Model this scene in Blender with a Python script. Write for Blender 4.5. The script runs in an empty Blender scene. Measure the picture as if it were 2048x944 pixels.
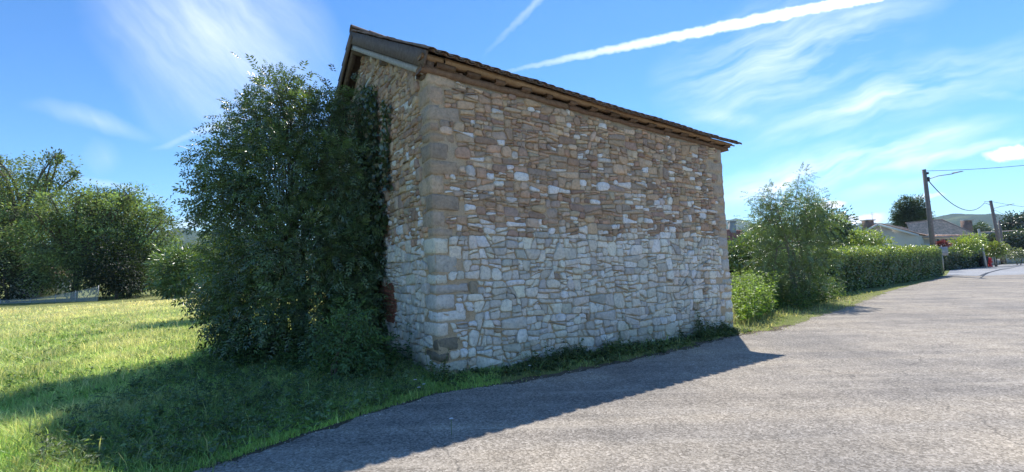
import bpy, bmesh, math, random
import numpy as np
from mathutils import Vector, Matrix
random.seed(7); RNG = np.random.default_rng(7)
SC = bpy.context.scene
COL = SC.collection

# ------------------------------------------------------------------ camera
F, HY, ROLL, EYE = 880.0, 528.0, 0.028, 1.6          # focal length and horizon in photo pixels (2048 x 944)
PITCH = math.atan((HY - 472) / F)
cam = bpy.data.cameras.new('camera'); cam.sensor_width = 36.0; cam.lens = 36.0 * F / 2048
cam.clip_start = 0.05; cam.clip_end = 20000
camo = bpy.data.objects.new('camera', cam); COL.objects.link(camo)
CR = Matrix.Rotation(math.pi / 2 + PITCH, 4, 'X') @ Matrix.Rotation(-ROLL, 4, 'Z')
camo.matrix_world = Matrix.Translation((0, 0, EYE)) @ CR
SC.camera = camo
R3 = np.array(CR.to_3x3()); C0 = np.array([0, 0, EYE])
def ray(x, y): return R3 @ np.array([(x - 1024) / F, -(y - 472) / F, -1.0])
def gnd(x, y, z=0.0):
    d = ray(x, y); return C0 + d * ((z - EYE) / d[2])
def atY(x, y, Y):
    d = ray(x, y); return C0 + d * (Y / d[1])
def proj(P):
    v = (np.asarray(P, float) - C0) @ R3
    return 1024 + F * v[..., 0] / -v[..., 2], 472 - F * v[..., 1] / -v[..., 2]

# ------------------------------------------------------------------ sun, sky, exposure
SUN_EL, SUN_AZ = math.radians(54.5), math.radians(20.0)   # azimuth from +Y towards +X: behind the barn
sd = Vector((math.sin(SUN_AZ) * math.cos(SUN_EL), math.cos(SUN_AZ) * math.cos(SUN_EL), math.sin(SUN_EL)))
sun = bpy.data.lights.new('sun', 'SUN'); sun.energy = 2.35; sun.angle = math.radians(0.5); sun.color = (1.0, 0.95, 0.87)
suno = bpy.data.objects.new('sun', sun); COL.objects.link(suno)
suno.rotation_euler = (-sd).to_track_quat('-Z', 'Y').to_euler()
SC.view_settings.view_transform = 'Standard'; SC.view_settings.look = 'None'
SC.view_settings.exposure = 1.4; SC.view_settings.gamma = 1.0; SC.view_settings.use_curve_mapping = False
cy = SC.cycles
cy.use_denoising = True; cy.max_bounces = 8; cy.diffuse_bounces = 4; cy.transmission_bounces = 6
cy.transparent_max_bounces = 12; cy.caustics_reflective = False; cy.caustics_refractive = False
cy.sample_clamp_indirect = 6.0
SKY_STRENGTH = 0.15
world = bpy.data.worlds.new('World'); SC.world = world; world.use_nodes = True
def build_sky():
    nt = world.node_tree; N = nt.nodes; N.clear()
    def nd(t, **k):
        n = N.new(t)
        for a, b in k.items(): setattr(n, a, b)
        return n
    def ln(a, b): nt.links.new(a, b)
    def math_(op, a, b=None, clamp=False):
        n = nd('ShaderNodeMath', operation=op); n.use_clamp = clamp
        for i, v in enumerate((a, b)):
            if v is None: continue
            if isinstance(v, (int, float)): n.inputs[i].default_value = v
            else: ln(v, n.inputs[i])
        return n.outputs[0]
    sky = nd('ShaderNodeTexSky', sky_type='NISHITA'); sky.sun_disc = False
    sky.sun_elevation = SUN_EL; sky.sun_rotation = SUN_AZ
    sky.air_density = 1.0; sky.dust_density = 0.05; sky.ozone_density = 3.0; sky.altitude = 200
    tc = nd('ShaderNodeTexCoord'); sep = nd('ShaderNodeSeparateXYZ'); ln(tc.outputs['Generated'], sep.inputs[0])
    ay = math_('MAXIMUM', math_('ABSOLUTE', sep.outputs[1]), 0.08)
    cb = nd('ShaderNodeCombineXYZ'); ln(math_('DIVIDE', sep.outputs[0], ay), cb.inputs[0]); ln(math_('DIVIDE', sep.outputs[2], ay), cb.inputs[1])
    base = cb.outputs[0]
    def noise(scale, detail=5, rough=.55, vec=None):
        n = nd('ShaderNodeTexNoise'); n.inputs['Scale'].default_value = scale; n.inputs['Detail'].default_value = detail
        n.inputs['Roughness'].default_value = rough; ln(vec or base, n.inputs['Vector']); return n
    def warped(amount, scale):
        n = noise(scale, 3); a = nd('ShaderNodeVectorMath', operation='SUBTRACT'); ln(n.outputs['Color'], a.inputs[0]); a.inputs[1].default_value = (.5, .5, .5)
        s = nd('ShaderNodeVectorMath', operation='SCALE'); ln(a.outputs[0], s.inputs[0]); s.inputs['Scale'].default_value = amount
        b = nd('ShaderNodeVectorMath', operation='ADD'); ln(base, b.inputs[0]); ln(s.outputs[0], b.inputs[1]); return b.outputs[0]
    w_soft, w_puff, w_line = warped(.10, 4.0), warped(.035, 26.0), warped(.016, 45.0)
    def g(x, y):
        d = ray(x, y); return np.array([d[0] / d[1], d[2] / d[1]])
    def streaks(angle, z, lo=.38, hi=.72, fl=.02):
        mp = nd('ShaderNodeMapping'); ln(w_soft, mp.inputs[0]); mp.inputs['Location'].default_value = (z, z, 0); mp.inputs['Rotation'].default_value = (0, 0, angle); mp.inputs['Scale'].default_value = (2.6, 17, 1)
        # rotate first, then stretch
        mp.vector_type = 'TEXTURE'; mp.inputs['Scale'].default_value = (1 / 2.6, 1 / 17, 1)
        n = noise(1.0, 5, .62, mp.outputs[0])
        r = nd('ShaderNodeMapRange'); ln(n.outputs[0], r.inputs[0]); r.inputs[1].default_value = lo; r.inputs[2].default_value = hi; r.inputs[3].default_value = fl; r.inputs[4].default_value = 1
        return r.outputs[0]
    streak_r, streak_l = streaks(math.radians(17), 0.0), streaks(math.radians(-48), 3.0, .30, .75, .35)
    acc = None
    def stroke(p0, p1, w0, w1, dens, kind='cirrus'):
        """an elongated patch of cloud: an ellipse between two directions of the sky, broken up by noise"""
        nonlocal acc
        a, b = g(*p0), g(*p1); L = float(np.linalg.norm(b - a)); T = (b - a) / L; c = (a + b) / 2 if kind != 'trail' else b
        hl = L * (.62 if kind != 'trail' else 1.0); hw = max(w0, w1) / F * (1.25 if kind == 'cirrus' else 1.0)
        mp = nd('ShaderNodeMapping', vector_type='TEXTURE'); ln({'cirrus': w_soft, 'puff': w_puff, 'trail': w_line}[kind], mp.inputs[0])
        mp.inputs['Location'].default_value = (c[0], c[1], 0); mp.inputs['Rotation'].default_value = (0, 0, math.atan2(T[1], T[0])); mp.inputs['Scale'].default_value = (hl, hw, 1)
        gr = nd('ShaderNodeTexGradient', gradient_type='SPHERICAL'); ln(mp.outputs[0], gr.inputs[0])
        if kind == 'cirrus': v = math_('MULTIPLY', math_('MULTIPLY', gr.outputs[1], dens * (1.05 if p0[0] < 700 else 1.35), True), streak_l if p0[0] < 700 else streak_r)
        else: v = math_('MULTIPLY', math_('MULTIPLY', gr.outputs[1], (3.0 if kind == 'puff' else 2.2) if dens > .5 else 1.2, True), dens)
        acc = v if acc is None else math_('MAXIMUM', acc, v)
    # high cirrus
    stroke((250, -160), (600, 270), 190, 120, .62)
    stroke((330, -60), (560, 190), 70, 60, .45)
    stroke((1330, 180), (1800, 60), 50, 120, .55)
    stroke((1430, 215), (1880, -40), 40, 60, .50)
    stroke((1480, 110), (1680, 40), 60, 90, .35)
    stroke((1480, 300), (2100, 85), 34, 62, .62)
    stroke((1500, 250), (2080, 150), 20, 24, .35)
    stroke((1380, 400), (2000, 255), 46, 30, .85)
    stroke((1400, 392), (1760, 318), 22, 26, .8)
    stroke((1600, 372), (2150, 268), 16, 16, .7)
    stroke((1640, 395), (1900, 350), 12, 14, .5)
    stroke((1360, 215), (1560, 245), 24, 16, .45)
    stroke((1880, 175), (2060, 192), 10, 8, .35)
    stroke((60, 215), (310, 262), 20, 12, .35)
    stroke((140, 345), (330, 390), 9, 7, .4)
    stroke((320, 285), (560, 232), 7, 11, .55)
    stroke((170, 290), (240, 330), 30, 20, .22)
    # cumulus low over the hills
    stroke((1975, 312), (2100, 296), 8, 18, 1.0, 'puff')
    stroke((1680, 441), (1770, 433), 7, 12, 1.0, 'puff')
    stroke((1630, 415), (1690, 404), 6, 8, 1.0, 'puff')
    stroke((1830, 397), (1890, 391), 5, 6, .6, 'puff')
    stroke((330, 452), (420, 448), 18, 14, .5, 'puff')
    # condensation trails
    stroke((985, 148), (1760, -10), 5, 15, .95, 'trail')
    stroke((960, 118), (1090, -12), 3, 10, .22, 'trail')
    mix = nd('ShaderNodeMix', data_type='RGBA'); ln(acc, mix.inputs['Factor']); 
    tint = nd('ShaderNodeMix', data_type='RGBA', blend_type='MULTIPLY'); tint.inputs['Factor'].default_value = 1.0
    ln(sky.outputs[0], tint.inputs['A']); tint.inputs['B'].default_value = (0.78, 0.95, 1.08, 1)
    sc0 = nd('ShaderNodeMix', data_type='RGBA', blend_type='MULTIPLY'); sc0.inputs['Factor'].default_value = 1.0; ln(tint.outputs['Result'], sc0.inputs['A']); sc0.inputs['B'].default_value = (.2, .2, .2, 1)
    gm = nd('ShaderNodeGamma'); ln(sc0.outputs['Result'], gm.inputs[0]); gm.inputs[1].default_value = 1.15
    sc1 = nd('ShaderNodeMix', data_type='RGBA', blend_type='MULTIPLY'); sc1.inputs['Factor'].default_value = 1.0; ln(gm.outputs[0], sc1.inputs['A']); sc1.inputs['B'].default_value = (2.35, 2.35, 2.35, 1)
    hs = nd('ShaderNodeHueSaturation'); hs.inputs['Saturation'].default_value = 1.08; ln(sc1.outputs['Result'], hs.inputs['Color'])
    ln(hs.outputs[0], mix.inputs['A']); mix.inputs['B'].default_value = (3.9, 4.1, 4.4, 1)
    bg = nd('ShaderNodeBackground'); ln(mix.outputs['Result'], bg.inputs[0]); bg.inputs[1].default_value = SKY_STRENGTH
    out = nd('ShaderNodeOutputWorld'); ln(bg.outputs[0], out.inputs[0])
build_sky()
world.cycles.sampling_method = 'MANUAL'; world.cycles.sample_map_resolution = 512

# ------------------------------------------------------------------ helpers
def nrm(v):
    v = np.asarray(v, float); return v / np.maximum(np.linalg.norm(v, axis=-1, keepdims=True), 1e-9)
def mesh_np(name, V, faces, mat=None, col=None, smooth=False):
    """faces: list of integer arrays, each (k, n)"""
    me = bpy.data.meshes.new(name); V = np.asarray(V, np.float32)
    me.vertices.add(len(V)); me.vertices.foreach_set('co', V.ravel())
    faces = [np.asarray(f, np.int32) for f in faces if len(f)]
    sizes = np.concatenate([np.full(len(f), f.shape[1], np.int32) for f in faces])
    idx = np.concatenate([f.ravel() for f in faces])
    me.loops.add(len(idx)); me.loops.foreach_set('vertex_index', idx)
    me.polygons.add(len(sizes)); st = np.zeros(len(sizes), np.int32); st[1:] = np.cumsum(sizes)[:-1]
    me.polygons.foreach_set('loop_start', st); me.polygons.foreach_set('loop_total', sizes)
    if smooth: me.polygons.foreach_set('use_smooth', np.ones(len(sizes), bool))
    if col is not None:
        at = me.color_attributes.new('Col', 'FLOAT_COLOR', 'POINT')
        c = np.ones((len(V), 4), np.float32); c[:, :3] = col; at.data.foreach_set('color', c.ravel())
    me.update(); me.validate()
    if mat: me.materials.append(mat)
    return me
def link(name, me, parent=None, **props):
    o = bpy.data.objects.new(name, me); COL.objects.link(o)
    if parent: o.parent = parent
    for k, v in props.items(): o[k] = v
    return o
def empty(name, loc, label, category, group=None):
    o = bpy.data.objects.new(name, None); COL.objects.link(o); o.location = loc; o.empty_display_size = .2
    o['label'] = label; o['category'] = category
    if group: o['group'] = group
    return o
class MB:
    """collects vertices and faces of one mesh"""
    def __init__(s): s.V = []; s.F = {}; s.C = []; s.n = 0
    def add(s, V, F, col=None):
        V = np.asarray(V, float); s.V.append(V)
        for f in F:
            f = np.asarray(f)
            if len(f): s.F.setdefault(f.shape[1], []).append(f + s.n)
        s.C.append(np.broadcast_to(np.asarray(col if col is not None else (1, 1, 1), float), (len(V), 3))); s.n += len(V)
    def box(s, P0, ex, ey, ez, col=None):
        P0, ex, ey, ez = (np.asarray(a, float) for a in (P0, ex, ey, ez))
        if np.dot(np.cross(ex, ey), ez) < 0: ex, ey = ey, ex
        V = [P0 + a * ex + b * ey + c * ez for c in (0, 1) for b in (0, 1) for a in (0, 1)]
        s.add(V, [[(0, 2, 3, 1), (4, 5, 7, 6), (0, 1, 5, 4), (2, 6, 7, 3), (0, 4, 6, 2), (1, 3, 7, 5)]], col)
    def tube(s, pts, rad, n=7, col=None, cap=True):
        pts = np.asarray(pts, float); m = len(pts); rad = np.broadcast_to(np.asarray(rad, float), (m,))
        T = nrm(np.gradient(pts, axis=0)); ref = np.array([0, 0, 1.]) if abs(T[0][2]) < .9 else np.array([1., 0, 0])
        A = nrm(np.cross(T, ref)); B = np.cross(T, A); a = np.linspace(0, 2 * math.pi, n, endpoint=False)
        V = (pts[:, None] + rad[:, None, None] * (np.cos(a)[None, :, None] * A[:, None] + np.sin(a)[None, :, None] * B[:, None])).reshape(-1, 3)
        i = np.arange(m - 1)[:, None] * n; j = np.arange(n)[None]; k = (j + 1) % n
        q = np.stack([i + j, i + k, i + n + k, i + n + j], -1).reshape(-1, 4)[:, ::-1]
        fs = [q]
        if cap and n > 2: fs += [np.arange(n)[None], (np.arange(n)[::-1] + (m - 1) * n)[None]]
        s.add(V, fs, col)
    def mesh(s, name, mat, smooth=False):
        V = np.concatenate(s.V); C = np.concatenate(s.C)
        return mesh_np(name, V, [np.concatenate(f) for f in s.F.values()], mat, C, smooth)
    def obj(s, name, mat, parent=None, smooth=False, **props):
        return link(name, s.mesh(name, mat, smooth), parent, **props)
def vnoise(P, seed=0):
    """cheap smooth noise of positions, about -1..1"""
    P = np.asarray(P, float); r = np.random.default_rng(seed); out = 0
    for k in range(5):
        d = r.normal(size=P.shape[-1]); out = out + np.sin(P @ d * (1 + .6 * k) + r.uniform(0, 6.28)) / (1 + .3 * k)
    return out / 2.2

# ------------------------------------------------------------------ materials
def material(name, build):
    m = bpy.data.materials.new(name); m.use_nodes = True; nt = m.node_tree; nt.nodes.clear()
    out = nt.nodes.new('ShaderNodeOutputMaterial')
    class K: pass
    k = K(); k.nt = nt
    def nd(t, ins=None, **a):
        n = nt.nodes.new(t)
        for x, y in a.items(): setattr(n, x, y)
        for x, y in (ins or {}).items():
            if isinstance(y, bpy.types.NodeSocket): nt.links.new(y, n.inputs[x])
            else: n.inputs[x].default_value = y
        return n
    k.nd = nd
    k.tc = lambda: nd('ShaderNodeNewGeometry').outputs['Position']
    def noise(scale, detail=4, rough=.55, vec=None):
        return nd('ShaderNodeTexNoise', {'Vector': vec if vec is not None else k.tc(), 'Scale': scale, 'Detail': detail, 'Roughness': rough})
    k.noise = noise
    def ramp(fac, stops, interp='LINEAR'):
        r = nd('ShaderNodeValToRGB', {'Fac': fac}); e = r.color_ramp; e.interpolation = interp
        while len(e.elements) < len(stops): e.elements.new(.5)
        for el, (p, c) in zip(e.elements, stops):
            el.position = p; el.color = (c[0], c[1], c[2], 1) if hasattr(c, '__len__') else (c, c, c, 1)
        return r.outputs[0]
    k.ramp = ramp
    def mix(a, b, fac, mode='MIX'):
        n = nd('ShaderNodeMix', data_type='RGBA', blend_type=mode)
        for s, v in (('Factor', fac), ('A', a), ('B', b)):
            if isinstance(v, bpy.types.NodeSocket): nt.links.new(v, n.inputs[s])
            elif s == 'Factor': n.inputs[s].default_value = v
            else: n.inputs[s].default_value = (v[0], v[1], v[2], 1)
        return n.outputs['Result']
    k.mix = mix
    k.vcol = lambda: nd('ShaderNodeVertexColor', layer_name='Col').outputs[0]
    def bump(h, strength=.5, dist=.01, normal=None):
        ins = {'Height': h, 'Strength': strength, 'Distance': dist}
        if normal is not None: ins['Normal'] = normal
        return nd('ShaderNodeBump', ins).outputs[0]
    k.bump = bump
    def principled(color, rough=.8, normal=None, spec=.3, metal=0.0, **ex):
        ins = {'Base Color': color if isinstance(color, bpy.types.NodeSocket) else (*color, 1), 'Roughness': rough, 'Specular IOR Level': spec, 'Metallic': metal}
        if normal is not None: ins['Normal'] = normal
        ins.update(ex); return nd('ShaderNodeBsdfPrincipled', ins).outputs[0]
    k.principled = principled
    sh = build(k); nt.links.new(sh, out.inputs['Surface']); return m
def leaf_mat(name, trans=.45, gloss=.10, rough=.38, tcol=(1.25, 1.15, .35), var=.25, nscale=1.3, gain=1.5):
    def b(k):
        n = k.noise(nscale, 2)
        c = k.mix(k.vcol(), k.ramp(n.outputs[0], [(.3, (1 - var) * gain), (.7, (1 + var) * gain)]), 1.0, 'MULTIPLY')
        d = k.nd('ShaderNodeBsdfDiffuse', {'Color': c, 'Roughness': .5}).outputs[0]
        t = k.nd('ShaderNodeBsdfTranslucent', {'Color': k.mix(c, tcol, 1.0, 'MULTIPLY')}).outputs[0]
        m = k.nd('ShaderNodeMixShader', {0: trans, 1: d, 2: t}).outputs[0]
        g = k.nd('ShaderNodeBsdfGlossy', {'Color': (1, 1, 1, 1), 'Roughness': rough}).outputs[0]
        fr = k.nd('ShaderNodeLayerWeight', {'Blend': .25}).outputs['Facing']
        f2 = k.nd('ShaderNodeMath', {0: fr, 1: gloss * 1.6, 2: gloss * .45}, operation='MULTIPLY_ADD', use_clamp=True).outputs[0]
        return k.nd('ShaderNodeMixShader', {0: f2, 1: m, 2: g}).outputs[0]
    return material(name, b)
M = {}
M['leaf'] = leaf_mat('leaf', .40, .15, .36, (1.3, 1.2, .4))
M['leaf_dull'] = leaf_mat('leaf_dull', .42, .05, .5, (1.3, 1.25, .4))
M['grass'] = leaf_mat('grass', .50, .05, .45, (1.3, 1.22, .75), .2, .8, 2.6)
def m_stone(k):
    p = k.tc(); n1 = k.noise(22, 5, .65); n2 = k.noise(5, 4, .6); n3 = k.noise(90, 3, .6)
    c = k.mix(k.vcol(), k.ramp(n1.outputs[0], [(.28, .68), (.5, 1.0), (.75, 1.22)]), 1.0, 'MULTIPLY')
    c = k.mix(c, k.ramp(n2.outputs[0], [(.3, (.85, .84, .84)), (.6, (1.05, 1.0, .95))]), 1.0, 'MULTIPLY')
    lich = k.ramp(k.noise(9, 6, .7).outputs[0], [(.60, 0), (.72, .35)])
    c = k.mix(c, (.26, .25, .21), lich)
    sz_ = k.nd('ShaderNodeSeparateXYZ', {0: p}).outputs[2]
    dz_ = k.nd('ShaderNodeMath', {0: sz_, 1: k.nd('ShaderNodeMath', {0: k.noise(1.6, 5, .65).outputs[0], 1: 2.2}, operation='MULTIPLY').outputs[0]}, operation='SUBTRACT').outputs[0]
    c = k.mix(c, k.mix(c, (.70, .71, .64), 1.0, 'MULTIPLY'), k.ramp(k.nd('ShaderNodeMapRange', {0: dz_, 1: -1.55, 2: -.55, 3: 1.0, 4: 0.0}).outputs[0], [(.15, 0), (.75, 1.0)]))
    pale = k.ramp(k.noise(13, 5, .7).outputs[0], [(.62, 0), (.74, .3)])
    c = k.mix(c, (.60, .56, .50), pale)
    h = k.mix(n1.outputs[0], n3.outputs[0], .35)
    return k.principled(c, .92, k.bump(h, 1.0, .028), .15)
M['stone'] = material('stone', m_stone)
def m_mortar(k):
    n1 = k.noise(4, 4); n2 = k.noise(60, 4, .7)
    c = k.ramp(n1.outputs[0], [(.3, (.48, .36, .24)), (.5, (.60, .46, .31)), (.7, (.55, .45, .34))])
    c = k.mix(c, k.ramp(n2.outputs[0], [(.3, .7), (.7, 1.15)]), 1.0, 'MULTIPLY')
    return k.principled(c, .95, k.bump(n2.outputs[0], .9, .02), .1)
M['mortar'] = material('mortar', m_mortar)
def wood(name, a, b_, grain=(1, 1, 1)):
    def f(k):
        n1 = k.noise(14, 5, .65); n2 = k.noise(70, 4, .7)
        c = k.mix(k.ramp(n1.outputs[0], [(.3, a), (.7, b_)]), k.ramp(n2.outputs[0], [(.3, .75), (.7, 1.15)]), 1.0, 'MULTIPLY')
        c = k.mix(c, k.vcol(), 1.0, 'MULTIPLY')
        return k.principled(c, .85, k.bump(n2.outputs[0], .6, .006), .2)
    return material(name, f)
M['wood_brown'] = wood('wood_brown', (.17, .105, .07), (.29, .19, .125))
M['wood_light'] = wood('wood_light', (.30, .19, .11), (.45, .31, .19))
M['wood_dark'] = wood('wood_dark', (.13, .10, .085), (.21, .165, .135))
M['wood_grey'] = wood('wood_grey', (.36, .34, .31), (.54, .51, .47))
def m_tile(k):
    n = k.noise(7, 5, .6); n2 = k.noise(40, 4)
    oi = k.nd('ShaderNodeObjectInfo').outputs['Random']
    c = k.ramp(oi, [(0, (.17, .12, .10)), (.4, (.24, .16, .12)), (.7, (.20, .165, .14)), (1, (.28, .20, .155))])
    c = k.mix(c, k.ramp(n.outputs[0], [(.3, .7), (.7, 1.2)]), 1.0, 'MULTIPLY')
    c = k.mix(c, (.17, .17, .13), k.ramp(k.noise(11, 5, .7).outputs[0], [(.52, 0), (.68, .7)]))
    return k.principled(c, .9, k.bump(n2.outputs[0], .5, .006), .2)
M['tile'] = material('tile', m_tile)
def plain(name, color, rough=.8, var=.12, scale=6, bump=.2, spec=.25, metal=0.0):
    def f(k):
        n = k.noise(scale, 5, .6)
        c = k.mix(color, k.ramp(n.outputs[0], [(.3, 1 - var), (.7, 1 + var)]), 1.0, 'MULTIPLY')
        return k.principled(c, rough, k.bump(k.noise(scale * 8, 3).outputs[0], bump, .01), spec, metal)
    return material(name, f)
M['bark'] = plain('bark', (.16, .13, .10), .95, .35, 18, .8)
M['bark_grey'] = plain('bark_grey', (.24, .22, .19), .95, .3, 18, .8)
M['plaster'] = plain('plaster', (.70, .63, .51), .9, .06, 1.5, .2)
M['white_paint'] = plain('white_paint', (.75, .75, .73), .5, .04, 3, .05)
M['concrete'] = plain('concrete', (.42, .41, .38), .9, .14, 3, .4)
M['concrete_pale'] = plain('concrete_pale', (.46, .45, .43), .9, .12, 1.2, .3)
M['pole_wood'] = plain('pole_wood', (.23, .19, .17), .9, .2, 8, .5)
M['metal_grey'] = plain('metal_grey', (.35, .36, .37), .45, .08, 5, .05, .5, .6)
M['black'] = plain('black', (.03, .03, .035), .6, .1, 5, .05)
M['red_paint'] = plain('red_paint', (.55, .03, .03), .45, .08, 6, .05, .5)
M['brick'] = plain('brick', (.34, .14, .09), .92, .3, 16, .6)
M['window_glass'] = plain('window_glass', (.05, .06, .07), .12, .05, 2, 0, .6)
M['chimney'] = plain('chimney', (.24, .17, .14), .9, .2, 5, .4)
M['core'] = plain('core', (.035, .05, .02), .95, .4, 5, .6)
def m_rooftile(k):
    n = k.noise(3.2, 5, .65)
    c = k.mix(k.vcol(), k.ramp(n.outputs[0], [(.3, .72), (.7, 1.2)]), 1.0, 'MULTIPLY')
    return k.principled(c, .88, k.bump(k.noise(30, 3).outputs[0], .4, .01), .2)
M['rooftile'] = material('rooftile', m_rooftile)
def m_asphalt(k):
    p = k.tc()
    v = k.nd('ShaderNodeTexVoronoi', {'Vector': p, 'Scale': 62.0, 'Randomness': 1.0})
    sep = k.nd('ShaderNodeSeparateColor', {0: v.outputs['Color']})
    grain = k.ramp(sep.outputs[0], [(0, (.14, .124, .106)), (.25, (.22, .195, .168)), (.55, (.335, .298, .258)), (.82, (.43, .385, .335)), (1, (.58, .525, .465))])
    v2 = k.nd('ShaderNodeTexVoronoi', {'Vector': p, 'Scale': 150.0})
    s2 = k.nd('ShaderNodeSeparateColor', {0: v2.outputs['Color']})
    grain = k.mix(grain, k.ramp(s2.outputs[1], [(0, (.12, .106, .086)), (1, (.46, .415, .345))]), .35)
    big = k.noise(.45, 5, .6); mid = k.noise(2.3, 5, .65)
    c = k.mix(grain, k.ramp(big.outputs[0], [(.3, (.72, .73, .75)), (.5, (1.0, .99, .97)), (.7, (1.18, 1.14, 1.06))]), 1.0, 'MULTIPLY')
    c = k.mix(c, k.ramp(mid.outputs[0], [(.32, .84), (.5, 1.0), (.7, 1.12)]), 1.0, 'MULTIPLY')
    # worn wheel tracks along the road, streaks of pale dust, dark stains, fine cracks
    mp = k.nd('ShaderNodeMapping', {'Vector': p, 'Rotation': (0, 0, math.radians(-33)), 'Scale': (.10, 1.5, 1)})
    c = k.mix(c, k.ramp(k.noise(1.0, 3, .55, mp.outputs[0]).outputs[0], [(.38, (.86, .86, .87)), (.5, (1, 1, 1)), (.62, (1.13, 1.11, 1.07))]), 1.0, 'MULTIPLY')
    mp = k.nd('ShaderNodeMapping', {'Vector': p, 'Rotation': (0, 0, math.radians(-40)), 'Scale': (.35, 4.0, 1)})
    c = k.mix(c, (.50, .44, .36), k.ramp(k.noise(1.0, 5, .65, mp.outputs[0]).outputs[0], [(.56, 0), (.72, .55)]))
    c = k.mix(c, (.10, .092, .085), k.ramp(k.noise(1.1, 6, .72).outputs[0], [(.58, 0), (.74, .45)]))
    wp = k.nd('ShaderNodeVectorMath', {0: p, 1: k.nd('ShaderNodeVectorMath', {0: k.noise(1.7, 4).outputs['Color'], 'Scale': .9}, operation='SCALE').outputs[0]}, operation='ADD').outputs[0]
    cr = k.nd('ShaderNodeTexVoronoi', {'Vector': wp, 'Scale': .22}, feature='DISTANCE_TO_EDGE').outputs['Distance']
    c = k.mix(c, (.07, .066, .06), k.ramp(cr, [(0, .55), (.0022, .35), (.004, 0)]))
    return k.principled(c, .85, k.bump(v.outputs['Distance'], .4, .005), .2)
M['asphalt'] = material('asphalt', m_asphalt)
def m_pale_road(k):
    v = k.nd('ShaderNodeTexVoronoi', {'Vector': k.tc(), 'Scale': 40.0})
    s = k.nd('ShaderNodeSeparateColor', {0: v.outputs['Color']})
    c = k.mix(k.ramp(s.outputs[0], [(0, (.24, .24, .245)), (1, (.42, .42, .42))]), k.ramp(k.noise(.4, 4).outputs[0], [(.3, .88), (.7, 1.1)]), 1.0, 'MULTIPLY')
    return k.principled(c, .85, None, .25)
M['pale_road'] = material('pale_road', m_pale_road)
def m_ground(k):
    a = k.noise(.35, 5, .6); b = k.noise(3.5, 5, .65); d = k.noise(40, 4, .7)
    c = k.ramp(a.outputs[0], [(.3, (.20, .24, .08)), (.5, (.24, .27, .10)), (.7, (.31, .30, .14))])
    c = k.mix(c, k.ramp(b.outputs[0], [(.3, (.7, .75, .7)), (.7, (1.25, 1.15, 1.1))]), 1.0, 'MULTIPLY')
    c = k.mix(c, k.ramp(d.outputs[0], [(.3, .6), (.7, 1.3)]), 1.0, 'MULTIPLY')
    return k.principled(c, .95, k.bump(d.outputs[0], .8, .04), .1)
M['ground'] = material('ground', m_ground)
def m_dirt(k):
    a = k.noise(6, 5, .65); d = k.noise(70, 4, .7)
    c = k.ramp(a.outputs[0], [(.3, (.10, .085, .06)), (.7, (.22, .18, .13))])
    c = k.mix(c, k.ramp(d.outputs[0], [(.3, .6), (.7, 1.3)]), 1.0, 'MULTIPLY')
    return k.principled(c, .95, k.bump(d.outputs[0], .9, .03), .1)
M['dirt'] = material('dirt', m_dirt)
def m_hill(k):
    a = k.noise(.006, 5, .6); b = k.noise(.05, 5, .7)
    c = k.ramp(a.outputs[0], [(.35, (.035, .06, .02)), (.56, (.05, .08, .028)), (.68, (.13, .16, .055))])
    c = k.mix(c, k.ramp(b.outputs[0], [(.3, .55), (.7, 1.4)]), 1.0, 'MULTIPLY')
    return k.principled(c, .95, k.bump(b.outputs[0], 1.0, 12.0), .05)
M['hill'] = material('hill', m_hill)
def m_net(k):
    d = k.principled((.62, .66, .68), .7, None, .2)
    t = k.nd('ShaderNodeBsdfTransparent').outputs[0]
    return k.nd('ShaderNodeMixShader', {0: .33, 1: t, 2: d}).outputs[0]
M['net'] = material('net', m_net)

# ------------------------------------------------------------------ ground, road, hills
ROAD_EDGE_PX = [(400, 944), (520, 903), (620, 868), (745, 828), (870, 790), (975, 775), (1080, 757), (1190, 738), (1300, 715), (1400, 694), (1482, 671),
                (1560, 661), (1625, 638), (1707, 613), (1743, 597), (1776, 583), (1830, 569), (1865, 560), (1893, 551)]
_e = [gnd(*q)[:2] for q in ROAD_EDGE_PX]
_e = [np.array([-9.5, -2.2]), np.array([-5.2, 1.35])] + _e
def densify(P, step):
    out = []
    for a, b in zip(P[:-1], P[1:]):
        m = max(1, int(np.linalg.norm(b - a) / step)); out += [a + (b - a) * i / m for i in range(m)]
    return np.array(out + [P[-1]])
EDGE = densify(_e, .06)
_w = vnoise(EDGE * 2.1, 3) * .06 + vnoise(EDGE * 7, 4) * .045 + vnoise(EDGE * 19, 5) * .025
EDGE = EDGE + np.stack([-_w * .6, _w], -1)
EDGE_PTS = np.array(_e)
ground_me = mesh_np('ground', [(-6000, -800, 0), (6000, -800, 0), (6000, 9000, 0), (-6000, 9000, 0)], [[(0, 1, 2, 3)]], M['ground'])
link('ground', ground_me, kind='structure', label='flat green meadow and verges around the barn')
FAR_PX = [(1905, 548), (2048, 548)]
far_pts = [gnd(1900, 549)[:2], gnd(2048, 547)[:2] + np.array([0, 0]), np.array([75, 44.]), np.array([75, -12.]), np.array([-9.5, -12.])]
def poly_sheet(name, pts, z, mat, **props):
    bm = bmesh.new(); vs = [bm.verts.new((p[0], p[1], z)) for p in pts]; f = bm.faces.new(vs)
    bmesh.ops.triangulate(bm, faces=[f]); bmesh.ops.recalc_face_normals(bm, faces=bm.faces[:])
    if bm.faces[:] and bm.faces[0].normal.z < 0: bmesh.ops.reverse_faces(bm, faces=bm.faces[:])
    me = bpy.data.meshes.new(name); bm.to_mesh(me); bm.free(); me.materials.append(mat)
    return link(name, me, kind='structure', **props)
poly_sheet('road', list(EDGE) + far_pts, .008, M['asphalt'], label='wide worn chip-seal road running past the barn')
dirt = EDGE[(EDGE[:, 0] > -2.6) & (EDGE[:, 0] < 6.5)]
off = np.array([-.55, .83])
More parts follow.
